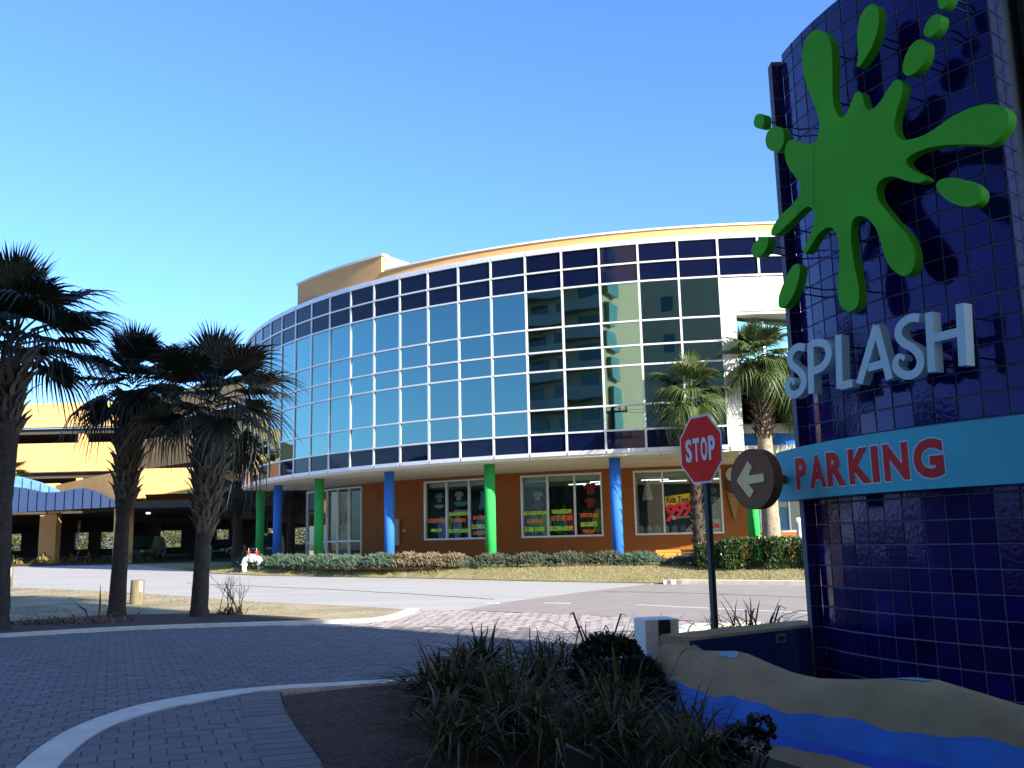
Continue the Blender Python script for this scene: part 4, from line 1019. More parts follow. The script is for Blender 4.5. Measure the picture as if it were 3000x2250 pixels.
# ------------------------------------------------------------------ signs, posts, bollards
def stop_sign(loc, side, zc, az, label, grp=None, ph=None):
    t = thing('stop_sign', label, 'road sign', loc)
    n_ = Vector((sin(az), -cos(az), 0)); tt = Vector((cos(az), sin(az), 0)); c_ = Vector((loc[0], loc[1], zc))
    f = lambda h: (lambda x, z: tuple(c_+n_*h+tt*x+Vector((0, 0, z))))
    R_ = side/2/cos(pi/8)
    oc = lambda r: [(r*cos(pi/8+k*pi/4), r*sin(pi/8+k*pi/4)) for k in range(8)]
    MB().prism(oc(R_), f(0.035), f(0.031)).build('plate', M['signwhite'], t)
    p = MB().prism(oc(R_*0.945), f(0.0375), f(0.0352)).build('red_face', M['stopred'], t)
    wS = side*0.70/4
    for k, ch in enumerate('STOP'):
        x0 = -side*0.36+k*side*0.185; lettering(ch, lambda x, z: f(0.039)(x, z), x0, x0+side*0.155, -side*0.175, side*0.175, 0.035).build('letter', M['signwhite'], t, recalc=False)
    for z in (side*0.38, -side*0.38):
        mb = MB(); mb.tube([c_+n_*0.0376+Vector((0, 0, z)), c_+n_*0.046+Vector((0, 0, z))], 0.012, 8); mb.build('bolt', M['black'], t)
    mb = MB(); x0, y0 = loc[0], loc[1]; T = Matrix.Translation((x0, y0, 0)) @ Matrix.Rotation(az, 4, 'Z')
    # U channel post
    mb.box(-0.03, 0.03, -0.004, 0.0, loc[2]-0.1, zc+side*0.3, 0, T); mb.box(-0.03, -0.026, 0.0, 0.035, loc[2]-0.1, zc+side*0.3, 0, T); mb.box(0.026, 0.03, 0.0, 0.035, loc[2]-0.1, zc+side*0.3, 0, T)
    mb.box(-0.05, -0.03, 0.031, 0.035, loc[2]-0.1, zc+side*0.3, 0, T); mb.box(0.03, 0.05, 0.031, 0.035, loc[2]-0.1, zc+side*0.3, 0, T)
    mb.build('post', M['post'], t); return t
stop_sign((2.095, 10.33, 0), 0.75, 2.552, -1.12, 'red octagonal STOP sign on dark post beside the tiled sign tower')
stop_sign((-31.2, 67.6, G0(0, 67.6)), 0.85, 3.35, 1.78, 'small distant STOP sign seen nearly edge on by the garage column')

b = thing('white_bollard', 'square white concrete post with black reflector panel behind the pool wall end', 'bollard', (1.46, 10.12, 0))
T = Matrix.Translation((1.455, 10.12, 0)) @ Matrix.Rotation(radians(11), 4, 'Z')
mb = MB(); h = 0.185; mb.box(-h, h, -h, h, -0.05, 0.77, 0, T)
o = mb.build('post_body', M['white'], b); bv = o.modifiers.new('bevel', 'BEVEL'); bv.width = 0.012; bv.segments = 2
mb = MB(); mb.box(-0.045, 0.085, -h-0.03, -h-0.001, 0.25, 0.765, 0, T); o = mb.build('reflector_panel', M['black'], b); bv = o.modifiers.new('bevel', 'BEVEL'); bv.width = 0.012; bv.segments = 2
for x in (-0.11, 0.12):
    mb = MB(); mb.tube([T @ Vector((x, -h-0.004, 0.71)), T @ Vector((x, -h+0.001, 0.71))], 0.006, 6); mb.build('screw', M['black'], b)

def log_bollard(x, y, r, h, label):
    z = G0(x, y); t = thing('log_bollard', label, 'bollard', (x, y, z))
    mb = MB(); pts = [(x, y, z-.1), (x, y, z+.1), (x, y, z+h*0.55), (x+.005, y, z+h-.015), (x+.005, y, z+h)]
    mb.tube(pts, [r*1.03, r*1.02, r, r*0.985, r*0.95], 22); mb.build('log', M['wood'], t, smooth=False)
    mb = MB(); T = Matrix.Translation((x, y, z)) @ Matrix.Rotation(radians(52), 4, 'Z'); mb.box(-0.04, 0.04, -r-0.012, -r+0.02, h*0.53, h*0.93, 0, T); mb.build('marker_plate', M['signwhite'], t)
    mb = MB(); mb.box(-0.022, 0.022, -r-0.014, -r-0.0125, h*0.58, h*0.88, 0, T); mb.build('marker_face', M['wood'], t)
log_bollard(-10.0, 25.2, 0.175, 0.66, 'weathered round log bollard on dry verge between two palm trunks')
log_bollard(-18.9, 35.4, 0.19, 0.80, 'weathered log bollard half hidden behind the leftmost palm trunk')

pst = thing('white_pole', 'thin white pole with bright cap behind hedge beside the sign tower', 'pole', (9.45, 31.6, 0.3))
mb = MB(); mb.tube([(9.45, 31.6, .2), (9.45, 31.6, 2.0)], 0.09, 10); mb.build('shaft', M['metalgrey'], pst)
mb = MB(); mb.tube([(9.45, 31.6, 2.0), (9.45, 31.6, 2.12), (9.45, 31.6, 2.16)], [0.11, 0.11, 0.05], 10); mb.build('cap', M['white'], pst)

# fire main backflow preventer
hx, hy = -12.05, 43.5; hz = G(hx, hy)
hyd = thing('backflow_preventer', 'white fire main pipe arch with two red valve wheels before the junipers', 'valve', (hx, hy, hz))
L = lambda x, y, z: (hx+x*0.74, hy+y*.78-0.16*x, hz+z*.80)
for s in (-1, 1):
    mb = MB(); mb.tube([L(.52*s, 0, -.1), L(.52*s, 0, .34)], 0.11, 14); mb.tube([L(.52*s, 0, .33), L(.52*s, 0, .38)], 0.16, 14); mb.tube([L(.52*s, 0, .385), L(.52*s, 0, .43)], 0.16, 14); mb.build('riser', M['pipe'], hyd, smooth=True)
    mb = MB(); mb.tube([L(.52*s, 0, .42), L(.51*s, 0, .55), L(.45*s, 0, .66), L(.34*s, 0, .71), L(.22*s, 0, .72)], [.12, .13, .13, .13, .13], 14); mb.tube([L(.27*s, 0, .72), L(.22*s, 0, .72)], .17, 14); mb.build('elbow', M['pipe'], hyd, smooth=True)
    v = MB(); v.tube([L(.26*s, 0, .78), L(.26*s, 0, .86), L(.26*s, 0, .98), L(.26*s, 0, 1.0), L(.26*s, 0, 1.06)], [.12, .10, .07, .10, .04], 12); vo = v.build('valve_body', M['valve'], hyd, smooth=True)
    v = MB(); cpt = [L(.26*s+.15*cos(t)/.95, .15*sin(t), 1.10) for t in [i/16*2*pi for i in range(17)]]; v.tube(cpt, 0.018, 6)
    for k in range(2): v.tube([L(.26*s+.14*cos(k*pi/2), .14*sin(k*pi/2), 1.10), L(.26*s-.14*cos(k*pi/2), -.14*sin(k*pi/2), 1.10)], .014, 6)
    v.build('hand_wheel', M['valve'], vo)
    v = MB(); v.tube([L(.26*s, 0, 1.04), L(.26*s, 0, 1.30)], .02, 8); v.build('stem', M['metalgrey'], vo)
mb = MB(); mb.tube([L(-.24, 0, .72), L(.24, 0, .72)], .13, 14); mb.tube([L(-.12, 0, .72), L(.12, 0, .72)], .19, 14); mb.tube([L(0, 0, .80), L(0, 0, .96)], .11, 12); mb.build('check_valve_body', M['pipe'], hyd, smooth=True)
for k in range(5):
    mb = MB(); x = -.2+k*.1; mb.tube([L(x, -.08, .84), L(x+.03, -.09, .98)], .035, 7); mb.build('test_cock', M['metalgrey'], hyd)

# orange bench by the wall
bx, by = 5.68, 33.55; bz = PAD
bench = thing('orange_bench', 'bright orange slab bench in sun at the foot of the shop wall', 'bench', (bx, by, bz))
T = Matrix.Translation((bx, by, bz)) @ Matrix.Rotation(-0.16, 4, 'Z')
mb = MB(); mb.box(-.74, .74, -.06, .06, .44, .53, 0, T); mb.build('top_rail', M['bench'], bench)
for k, (x0, x1) in enumerate(((-.72, -.02), (.0, .70))):
    mb = MB(); mb.box(x0, x1, -.08, .04, .10, .42, 0, T); o = mb.build('back_slab', M['bench'], bench); bv = o.modifiers.new('b', 'BEVEL'); bv.width = .05; bv.segments = 3
mb = MB(); mb.box(-.72, .72, -.45, -.02, .16, .22, 0, T) if False else mb.box(-.70, .70, .0, .45, .30, .36, 0, T); mb.build('seat', M['bench'], bench)
for x in (-.55, .55): mb = MB(); mb.box(x-.05, x+.05, .02, .4, -.02, .30, 0, T); mb.build('leg', M['bench'], bench)
mb = MB(); mb.box(6.55, 6.72, 33.9, 34.05, .5, 1.30); tag(mb.build('white_block', M['white']), 'small white utility box at the right end of the orange bench', 'box')

mk = thing('garden_marker', 'thin pale stake standing in front of the juniper bed', 'stake', (-9.1, 41.0, .5))
mb = MB(); mb.tube([(-9.1, 40.6, .4), (-9.1, 40.6, 1.05)], .022, 6); mb.build('stake', M['metalgrey'], mk)
fl = thing('garden_light', 'small green spotlight in the juniper bed', 'lamp', (-8.75, 40.4, .6))
mb = MB(); mb.tube([(-8.75, 40.5, .45), (-8.75, 40.5, .62)], .03, 8); mb.build('stem', M['black'], fl)
mb = MB(); mb.tube([(-8.75, 40.55, .66), (-8.75, 40.35, .72)], [.07, .11], 10); mb.build('lamp_head', M['green'], fl)
gl = thing('landscape_light', 'black landscape light box low in the foreground straps', 'lamp', (0.35, 6.35, 0))
T = Matrix.Translation((0.36, 6.35, 0.2)) @ Matrix.Rotation(radians(25), 4, 'Y')
mb = MB(); mb.box(-.10, .10, -.06, .06, -.06, .06, 0, T); mb.build('housing', M['black'], gl); mb = MB(); mb.tube([(.36, 6.35, 0), (.36, 6.35, .2)], .02, 6); mb.build('stake', M['black'], gl)

# ------------------------------------------------------------------ parking garage
gar = thing('parking_garage', 'open deck parking garage with orange parapets and dark levels behind the palms', 'building', (-30, 75, 0.7))
def wall_line(mb, pts, th_, z0, z1):
    for i in range(len(pts)-1):
        a, b_ = Vector((*pts[i], 0)), Vector((*pts[i+1], 0)); d = b_-a; n_ = Vector((-d.y, d.x, 0)).normalized()*th_
        za = z0 if not isinstance(z0, tuple) else z0[i]; zb = z1 if not isinstance(z1, tuple) else z1[i]
        za2 = z0 if not isinstance(z0, tuple) else z0[i+1]; zb2 = z1 if not isinstance(z1, tuple) else z1[i+1]
        mb.add([(*a.xy, za), (*b_.xy, za2), (*b_.xy, zb2), (*a.xy, zb), (*(a+n_).xy, za), (*(b_+n_).xy, za2), (*(b_+n_).xy, zb2), (*(a+n_).xy, zb)], [(0, 1, 2, 3), (7, 6, 5, 4), (4, 5, 1, 0), (5, 6, 2, 1), (6, 7, 3, 2), (7, 4, 0, 3)])
    return mb
F1 = [(-70, 70), (-28.4, 70)]; F2 = [(-28.4, 70), (-15.7, 58), (-10.5, 58)]
for z0, z1 in ((10.78, 12.65), (7.42, 9.62)):
    wall_line(MB(), F1, 0.25, z0, z1).build('parapet', M['garage'], gar); wall_line(MB(), F2, 0.25, z0, z1).build('parapet', M['garage'], gar)
    mb = wall_line(MB(), [(F1[0][0], 69.94), (-28.38, 69.94)], 0.06, z0-0.02, z0+0.05); mb.build('drip_edge', M['conc'], gar)
wall_line(MB(), [(-28.36, 69.9), (-15.68, 57.93)], 0.06, 8.42, 8.50).build('drip_edge', M['garage'], gar)
wall_line(MB(), [(-70, 69.6), (-31.2, 69.6)], .25, 4.9, 6.1).build('parapet', M['garage'], gar)
wall_line(MB(), [(-34.5, 69.7), (-26.0, 63.3)], .25, (4.3, 5.0), (6.35, 7.0)).build('ramp_parapet', M['garage'], gar)
wall_line(MB(), [(-26.0, 63.3), (-10.5, 63.3)], .25, 5.25, 6.98).build('parapet', M['garage'], gar)
wall_line(MB(), [(-26.0, 63.301), (-24.9, 63.301)], .249, 4.97, 5.249).build('parapet_corner', M['garage'], gar)
mb = MB(); mb.box(-35.9, -33.6, 69.2, 69.59, 6.101, 6.55); mb.build('parapet_block', M['garage'], gar)
plan = [(-70, 70.3), (-28.3, 70.3), (-15.6, 58.35), (-10.4, 58.35), (-10.4, 97), (-70, 97)]
def slab(name, pts, z0, z1, m):
    mb = MB(); mb.prism(pts, lambda x, y: (x, y, z0), lambda x, y: (x, y, z1)); return mb.build(name, m, gar)
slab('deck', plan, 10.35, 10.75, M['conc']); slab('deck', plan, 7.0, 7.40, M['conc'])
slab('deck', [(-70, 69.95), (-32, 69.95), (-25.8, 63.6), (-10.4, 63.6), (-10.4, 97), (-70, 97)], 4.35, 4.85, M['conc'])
for x in (-58, -46, -35.0, -26.9):
    y = 70.1 if x < -28 else 64.0; mb = MB()
    mb.box(x-.28, x+(.95 if x < -28 else .75), y, y+0.8, 0.6, 4.349); mb.build('column', M['garage'], gar)
for x in (-57, -48, -39, -30, -21, -13):
    for y in (79, 88): mb = MB(); mb.box(x-.3, x+.3, y-.3, y+.3, 0.5, 4.349); mb.build('inner_column', M['conc'], gar)
for x in (-64, -52, -40, -32.6):
    for z0, z1 in ((9.621, 10.349), (6.1005, 6.999)): mb = MB(); mb.box(x-.25, x+.25, 70.32, 70.9, z0, z1); mb.build('column', M['garage'], gar)
# deck beams
for x in (-57, -48, -39, -30, -21, -13): mb = MB(); mb.box(x-.25, x+.25, 65 if x > -26 else 71, 96, 3.75, 4.348); mb.build('beam', M['conc'], gar)
# rear wall with openings
ops = [(-66, -63), (-61, -58.5), (-56.5, -54), (-52, -50), (-48.3, -46.5), (-44.6, -43.2), (-42.0, -40.0), (-36.1, -33.8), (-30.3, -29.0), (-26.2, -23.8), (-22.4, -21.0), (-19, -17), (-15.5, -13)]
mb = MB(); px = -70
for a, b_ in ops: mb.box(px, a, 95.8, 96.2, 0.5, 4.349); px = b_
mb.box(px, -10.4, 95.8, 96.2, 0.5, 4.349)
for a, b_ in ops: mb.box(a, b_, 95.85, 96.15, 0.5, 1.75); mb.box(a, b_, 95.85, 96.15, 3.42, 4.349)
mb.build('rear_wall', M['conc'], gar)
mb = MB(); mb.box(-70, -10.4, 95.8, 96.2, 4.86, 12.6); mb.build('rear_upper_wall', M['garage'], gar)
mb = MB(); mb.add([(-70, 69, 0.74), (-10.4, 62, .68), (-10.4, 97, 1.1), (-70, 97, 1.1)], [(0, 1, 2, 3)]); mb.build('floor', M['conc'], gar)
for x, y in ((-27.6, 71), (-33, 78), (-20, 74)): mb = MB(); mb.box(x-.12, x+.12, y-.12, y+.12, 4.22, 4.345); mb.build('ceiling_lamp', M['tube'], gar)
# painted wave panels over the entrance
wv = bpy.data.objects.new('wave_mural', None); C.objects.link(wv); wv.parent = gar; wv.location = (0, 0, 0)
XS = [(-34.6+0.56*k) for k in range(14)]
def wtop(x, k): return (interp(x, [-38, -34.6, -33.3, -32.1, -31.0, -30.0, -29.2, -28.2, -27.3, -26.5], [6.3, 6.08, 5.9, 5.60, 5.58, 5.78, 5.84, 5.45, 4.98, 4.86]) if k == 0 else interp(x, [-38, -34.6, -33.6, -32.4, -31.5, -30.9], [7.0, 6.85, 6.65, 6.28, 5.9, 5.55]))
XF = [-38.0+0.62*k for k in range(19)]
for i in range(len(XF)-1):
    x0, x1 = XF[i], XF[i+1]; zb0 = interp(x0, [-38, -34.2, -27.3], [4.2, 4.27, 4.48]); zb1 = interp(x1, [-38, -34.2, -27.3], [4.2, 4.27, 4.48])
    if x1 > -26.6: continue
    mb = MB(); o0, o1 = 63.95, 64.12; n = 4
    for j in range(n):
        xa, xb = x0+(x1-x0)*j/n, x0+(x1-x0)*(j+1)/n; ya, yb = o0+(o1-o0)*j/n, o0+(o1-o0)*(j+1)/n
        za, zb_ = wtop(xa, 0), wtop(xb, 0)
        mb.add([(xa, ya, zb0), (xb, yb, zb1), (xb, yb, zb_), (xa, ya, za), (xa, ya+.08, zb0), (xb, yb+.08, zb1), (xb, yb+.08, zb_), (xa, ya+.08, za)], [(0, 1, 2, 3), (7, 6, 5, 4), (4, 5, 1, 0), (5, 6, 2, 1), (6, 7, 3, 2), (7, 4, 0, 3)])
    mb.build('dark_wave_panel', M['wavedark'], wv)
    if x1 < -30.6:
        mb = MB()
        for j in range(n):
            xa, xb = x0+(x1-x0)*j/n, x0+(x1-x0)*(j+1)/n; ya, yb = 64.25+(.15)*j/n, 64.25+(.15)*(j+1)/n
            mb.add([(xa, ya, 4.6), (xb, yb, 4.6), (xb, yb, wtop(xb, 1)), (xa, ya, wtop(xa, 1)), (xa, ya+.08, 4.6), (xb, yb+.08, 4.6), (xb, yb+.08, wtop(xb, 1)), (xa, ya+.08, wtop(xa, 1))], [(0, 1, 2, 3), (7, 6, 5, 4), (4, 5, 1, 0), (5, 6, 2, 1), (6, 7, 3, 2), (7, 4, 0, 3)])
        mb.build('light_wave_panel', M['wavelight'], wv)
mb = MB(); mb.box(-38, -26.7, 64.45, 69.5, 4.5, 4.6); mb.build('canopy_slab', M['conc'], wv)

# cars on the dark ground level
def car(x, y, rz, m, label, van=False):
    z = G0(x, y)+0.03; t = thing('parked_car', label, 'car', (x, y, z), 'cars parked on the dark garage level'); T = Matrix.Rotation(rz, 4, 'Z')
    h = 1.85 if van else 1.45
    prof_ = [(-2.2, .28), (2.2, .28), (2.25, .6), (2.1, .80), (1.1, .92), (.45, h-.02), (-.9, h), (-1.75, .98 if not van else h-.25), (-2.2, .9), (-2.25, .5)]
    mb = MB(); mb.prism(prof_, lambda a, b_: T @ Vector((a, -.86, b_)), lambda a, b_: T @ Vector((a, .86, b_))); o = mb.build('body', m, t, local=True); bv = o.modifiers.new('b', 'BEVEL'); bv.width = .08; bv.segments = 2
    for s in (-1, 1):
        mb = MB(); mb.prism([(.95, .95), (.42, h-.1), (-.85, h-.08), (-1.5, 1.0)], lambda a, b_: T @ Vector((a, .862*s, b_)), lambda a, b_: T @ Vector((a, .85*s, b_))); mb.build('side_window', M['condoglass'], t, local=True)
        for a in (-1.35, 1.35):
            mb = MB(); mb.tube([T @ Vector((a, .72*s, .33)), T @ Vector((a, .9*s, .33))], .33, 16); wo = mb.build('wheel', M['black'], t, local=True)
            mb = MB(); mb.tube([T @ Vector((a, .9*s, .33)), T @ Vector((a, .91*s, .33))], .19, 12); mb.build('rim', M['metalgrey'], wo, local=True)
    mb = MB(); mb.prism([(1.12, .93), (.48, h-.05), (.50, h-.02), (1.16, .95)], lambda a, b_: T @ Vector((a, -.7, b_)), lambda a, b_: T @ Vector((a, .7, b_))); mb.build('windscreen', M['condoglass'], t, local=True)
    for s in (-1, 1):
        mb = MB(); q = T @ Vector((2.18, .62*s, .66)); mb.obox(q, .14, .3, .13, rz); 
        for i in range(len(mb.v)): mb.v[i] = tuple(mb.v[i])
        mb.build('headlight', M['signwhite'], t, local=True)
car(-23.2, 76, radians(-95), M['car'], 'black car parked nose out between the second and third palm trunks')
car(-19.6, 75, radians(-88), M['cargrey'], 'grey car parked deep in the garage right of the third palm trunk', True)
car(-14.0, 78, radians(-92), M['car'], 'black car parked under the garage behind the blue column')
car(-30.0, 77, radians(-90), M['cargrey'], 'grey car parked behind the small distant stop sign', True)
tb = thing('trash_bin', 'dark green bin at the garage edge beside the third palm trunk', 'bin', (-20.6, 63.2, .7))
mb = MB(); mb.tube([(-20.6, 63.2, .6), (-20.6, 63.2, 1.7)], [.32, .36], 14); mb.build('barrel', M['green'], tb); mb = MB(); mb.tube([(-20.6, 63.2, 1.7), (-20.6, 63.2, 1.85)], [.38, .2], 14); mb.build('lid', M['palesign'], tb)

# ------------------------------------------------------------------ foliage builders
def strip(mb, pts, wd, side, mi=0):
    """thin leaf: list of points, list of widths, side vector"""
    o = len(mb.v); n = len(pts)
    for p, w_ in zip(pts, wd): mb.v += [tuple(p-side*w_/2), tuple(p+side*w_/2)]
    for i in range(n-1): mb.f.append((o+2*i, o+2*i+1, o+2*i+3, o+2*i+2)); mb.mi.append(mi)
def fan_frond(rng, pet, L_, nseg, spread, droop, arch, split=0.42, fold=0.35, wseg=0.045):
    """palm fan: stalk along +x curving down by arch, leaflets with drooping tips"""
    mb = MB(); pts = []; 
    n = 7
    for i in range(n):
        t = i/(n-1); pts.append(Vector((pet*t, 0, -arch*pet*t*t)))
    mb.tube(pts, [0.022*(1-0.6*i/(n-1)) for i in range(n)], 5)
    d = (pts[-1]-pts[-2]).normalized(); up = Vector((-d.z, 0, d.x)); lat = Vector((0, 1, 0)); hub = pts[-1]
    for k in range(nseg):
        u = (k+0.5)/nseg*2-1; ang = u*spread
        ll = L_*(1-0.28*abs(u)**1.5)*rng.uniform(.9, 1.08)
        e = d*cos(ang)+lat*sin(ang); cup = up*fold*abs(sin(ang))*0.6
        # costapalmate: inner segments start a little along the midrib
        h0 = hub+d*0.16*(1-abs(u))
        P = []; m_ = 5; dr = droop*rng.uniform(.6, 1.5); tw = rng.uniform(-.10, .10)
        for j in range(m_+1):
            t = j/m_; q = h0+(e+cup)*ll*t+lat*tw*ll*t*t*0.4
            f_ = max(0, t-split)/(1-split); q = q+Vector((0, 0, -dr*ll*f_*f_)) - e*ll*0.25*dr*f_*f_
            P.append(q)
        sd = (e.cross(up)).normalized()
        ww = wseg*L_
        strip(mb, P, [ww*.35, ww, ww*1.05, ww*.8, ww*.45, ww*.06], (sd+up*0.35*(1 if k % 2 else -1)).normalized())
    return mb
def frond_set(tag_, m, pet, L_, rng, nseg=34, base_w=0.06):
    return {'young': [fan_frond(rng, pet*0.8, L_*.95, nseg, radians(70), .18, -0.05, wseg=base_w).mesh('frond', m) for _ in range(3)],
            'mid': [fan_frond(rng, pet, L_, nseg, radians(115), .45, .18, wseg=base_w).mesh('frond', m) for _ in range(4)],
            'old': [fan_frond(rng, pet, L_, nseg, radians(125), .8, .42, wseg=base_w).mesh('frond', m) for _ in range(4)]}
def boot_mesh(rng, m, L_=0.34, w_=0.10):
    mb = MB()
    # split leaf base: broad foot dividing in two, leaning out along +x as it rises
    for s in (-1, 1):
        pts = [Vector((0.0, s*0.035, 0)), Vector((.03, s*.06, L_*.35)), Vector((.08, s*.035, L_*.7)), Vector((.17, 0.0, L_))]
        o = len(mb.v)
        for i, p in enumerate(pts):
            ww = w_*(.9-.18*i)*.5; th_ = .022-.004*i
            mb.v += [tuple(p+Vector((0, -ww, 0))), tuple(p+Vector((0, ww, 0))), tuple(p+Vector((-th_, ww, th_*.5))), tuple(p+Vector((-th_, -ww, th_*.5)))]
        for i in range(3):
            for k in range(4): b_ = o+i*4; mb.f.append((b_+k, b_+4+k, b_+4+(k+1) % 4, b_+(k+1) % 4)); mb.mi.append(0)
        mb.f.append((o+12, o+13, o+14, o+15)); mb.mi.append(0)
    return mb.mesh('leaf_base', m)
def trunk_mesh(path, rs, m, rng, n=16, rough=0.03):
    mb = MB(); P = [Vector(p) for p in path]; steps = []
    tot = len(P)-1; K_ = 10
    for i in range(tot):
        for j in range(K_): t = j/K_; steps.append((P[i].lerp(P[i+1], t), rs[i]+(rs[i+1]-rs[i])*t))
    steps.append((P[-1], rs[-1]))
    for i, (p, r) in enumerate(steps):
        for k in range(n):
            a = 2*pi*k/n; rr_ = r*(1+rough*(noise.noise((cos(a)*2, sin(a)*2, p.z*5+rng.random()*.01))*1.6)+0.02*(i % 2))
            mb.v.append((p.x+rr_*cos(a), p.y+rr_*sin(a), p.z))
    for i in range(len(steps)-1):
        for k in range(n): mb.f.append((i*n+k, i*n+(k+1) % n, (i+1)*n+(k+1) % n, (i+1)*n+k)); mb.mi.append(0)
    mb.f.append(tuple((len(steps)-1)*n+k for k in range(n))); mb.mi.append(0)
    return mb.mesh('trunk', m, True)
def palm(x, y, label, path, rs, crown, nf, sets, size, seed, boots=None, boot_m=None, tm='bark', up=84, down=-62, dead=0, deadset=None, grp='palms'):
    rng = random.Random(seed); z = G(x, y)
    t = thing('palm_tree', label, 'palm tree', (x, y, z), grp)
    link('trunk', trunk_mesh(path, rs, M[tm], rng), t)
    cx, cy, cz = crown
    for i in range(nf):
        u = (i+0.5)/nf; el = radians(up+(down-up)*u**0.85+rng.uniform(-7, 7)); az = i*2.39996+rng.uniform(-.25, .25)+seed
        kind = 'young' if el > radians(48) else 'mid' if el > radians(2) else 'old'
        o = link('frond', rng.choice(sets[kind]), t)
        s = size*rng.uniform(.88, 1.1)*(0.9 if kind == 'young' else 1)
        el2 = el+(radians(8) if kind == 'mid' else radians(25) if kind == 'old' else 0)
        o.matrix_local = Matrix.Translation((cx+.08*cos(az), cy+.08*sin(az), cz+0.22*size*sin(el)-.1*u)) @ Matrix.Rotation(az, 4, 'Z') @ Matrix.Rotation(-el2, 4, 'Y') @ Matrix.Rotation(rng.uniform(-.35, .35), 4, 'X') @ Matrix.Scale(s, 4)
    for i in range(dead):
        az = i*2.39996+seed*2; o = link('dead_frond', rng.choice(deadset['old']), t); o['label'] = 'brown hanging frond'
        o.matrix_local = Matrix.Translation((cx, cy, cz-.35*size)) @ Matrix.Rotation(az, 4, 'Z') @ Matrix.Rotation(radians(rng.uniform(42, 66)), 4, 'Y') @ Matrix.Scale(size*rng.uniform(.75, .95), 4)
    if boots:
        z0, z1, nb_, sc = boots
        for i in range(nb_):
            tt = i/nb_; zz = z0+(z1-z0)*tt; az = i*2.39996+rng.uniform(-.12, .12)
            # trunk centre and radius at that height
            k = 0
            while k < len(path)-2 and path[k+1][2] < zz: k += 1
            f_ = max(0, min(1, (zz-path[k][2])/(path[k+1][2]-path[k][2]))); c_ = Vector(path[k]).lerp(Vector(path[k+1]), f_); r_ = rs[k]+(rs[k+1]-rs[k])*f_
            o = link('leaf_base', rng.choice(boot_m), t)
            o.matrix_local = Matrix.Translation((c_.x+(r_-.01)*cos(az), c_.y+(r_-.01)*sin(az), zz)) @ Matrix.Rotation(az, 4, 'Z') @ Matrix.Rotation(radians(rng.uniform(-4, 10)+14*tt), 4, 'Y') @ Matrix.Scale(sc*rng.uniform(.85, 1.15)*(1+.35*tt), 4)
    return t
rg = random.Random(99)
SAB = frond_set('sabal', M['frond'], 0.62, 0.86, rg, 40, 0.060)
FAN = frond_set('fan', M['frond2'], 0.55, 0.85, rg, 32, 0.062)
DEAD = frond_set('dead', M['deadfrond'], 0.5, 0.8, rg, 22, 0.05)
BOOT = [boot_mesh(rg, M['boot']) for _ in range(3)]; BOOTD = [boot_mesh(rg, M['bootdark'], .26, .08) for _ in range(3)]
z2_ = G(-8.95, 21.4)
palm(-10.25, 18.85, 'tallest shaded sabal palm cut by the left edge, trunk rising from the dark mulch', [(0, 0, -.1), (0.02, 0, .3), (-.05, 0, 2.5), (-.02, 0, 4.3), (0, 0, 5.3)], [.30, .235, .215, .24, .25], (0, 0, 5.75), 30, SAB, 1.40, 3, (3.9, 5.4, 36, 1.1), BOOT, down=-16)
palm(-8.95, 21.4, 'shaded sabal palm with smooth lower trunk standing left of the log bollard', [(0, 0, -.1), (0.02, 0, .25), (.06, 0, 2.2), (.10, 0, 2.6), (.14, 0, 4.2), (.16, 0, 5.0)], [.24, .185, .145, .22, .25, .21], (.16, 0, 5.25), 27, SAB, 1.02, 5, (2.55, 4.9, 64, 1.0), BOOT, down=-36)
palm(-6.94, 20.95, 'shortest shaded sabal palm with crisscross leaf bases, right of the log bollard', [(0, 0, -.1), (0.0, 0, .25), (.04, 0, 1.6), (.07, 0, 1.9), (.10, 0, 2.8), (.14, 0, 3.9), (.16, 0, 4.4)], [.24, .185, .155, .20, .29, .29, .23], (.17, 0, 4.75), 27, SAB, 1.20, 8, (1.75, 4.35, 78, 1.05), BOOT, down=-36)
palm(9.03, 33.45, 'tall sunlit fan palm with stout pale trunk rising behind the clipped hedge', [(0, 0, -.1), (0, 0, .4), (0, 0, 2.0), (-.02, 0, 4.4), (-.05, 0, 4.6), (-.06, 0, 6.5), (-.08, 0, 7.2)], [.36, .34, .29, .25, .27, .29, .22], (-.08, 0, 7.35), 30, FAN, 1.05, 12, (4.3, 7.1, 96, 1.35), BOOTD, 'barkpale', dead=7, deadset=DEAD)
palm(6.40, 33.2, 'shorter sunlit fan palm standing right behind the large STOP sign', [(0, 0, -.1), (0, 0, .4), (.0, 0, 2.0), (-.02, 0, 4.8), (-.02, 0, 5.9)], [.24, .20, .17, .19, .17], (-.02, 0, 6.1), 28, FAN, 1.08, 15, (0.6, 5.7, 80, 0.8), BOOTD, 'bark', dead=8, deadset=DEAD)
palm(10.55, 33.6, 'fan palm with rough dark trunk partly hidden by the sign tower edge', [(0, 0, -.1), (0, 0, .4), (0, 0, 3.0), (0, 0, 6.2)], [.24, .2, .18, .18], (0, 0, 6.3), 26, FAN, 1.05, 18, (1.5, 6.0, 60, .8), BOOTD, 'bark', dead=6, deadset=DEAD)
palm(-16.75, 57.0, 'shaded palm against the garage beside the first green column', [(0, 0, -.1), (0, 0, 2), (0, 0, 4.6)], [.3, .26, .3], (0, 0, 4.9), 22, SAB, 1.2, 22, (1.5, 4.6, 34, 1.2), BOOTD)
palm(-13.5, 57.0, 'shaded palm trunk behind the leftmost blue column under the soffit', [(0, 0, -.1), (0, 0, 2), (.1, 0, 4.2)], [.27, .24, .34], (.1, 0, 4.7), 20, SAB, 1.1, 25, (2.2, 4.4, 34, 1.1), BOOTD)
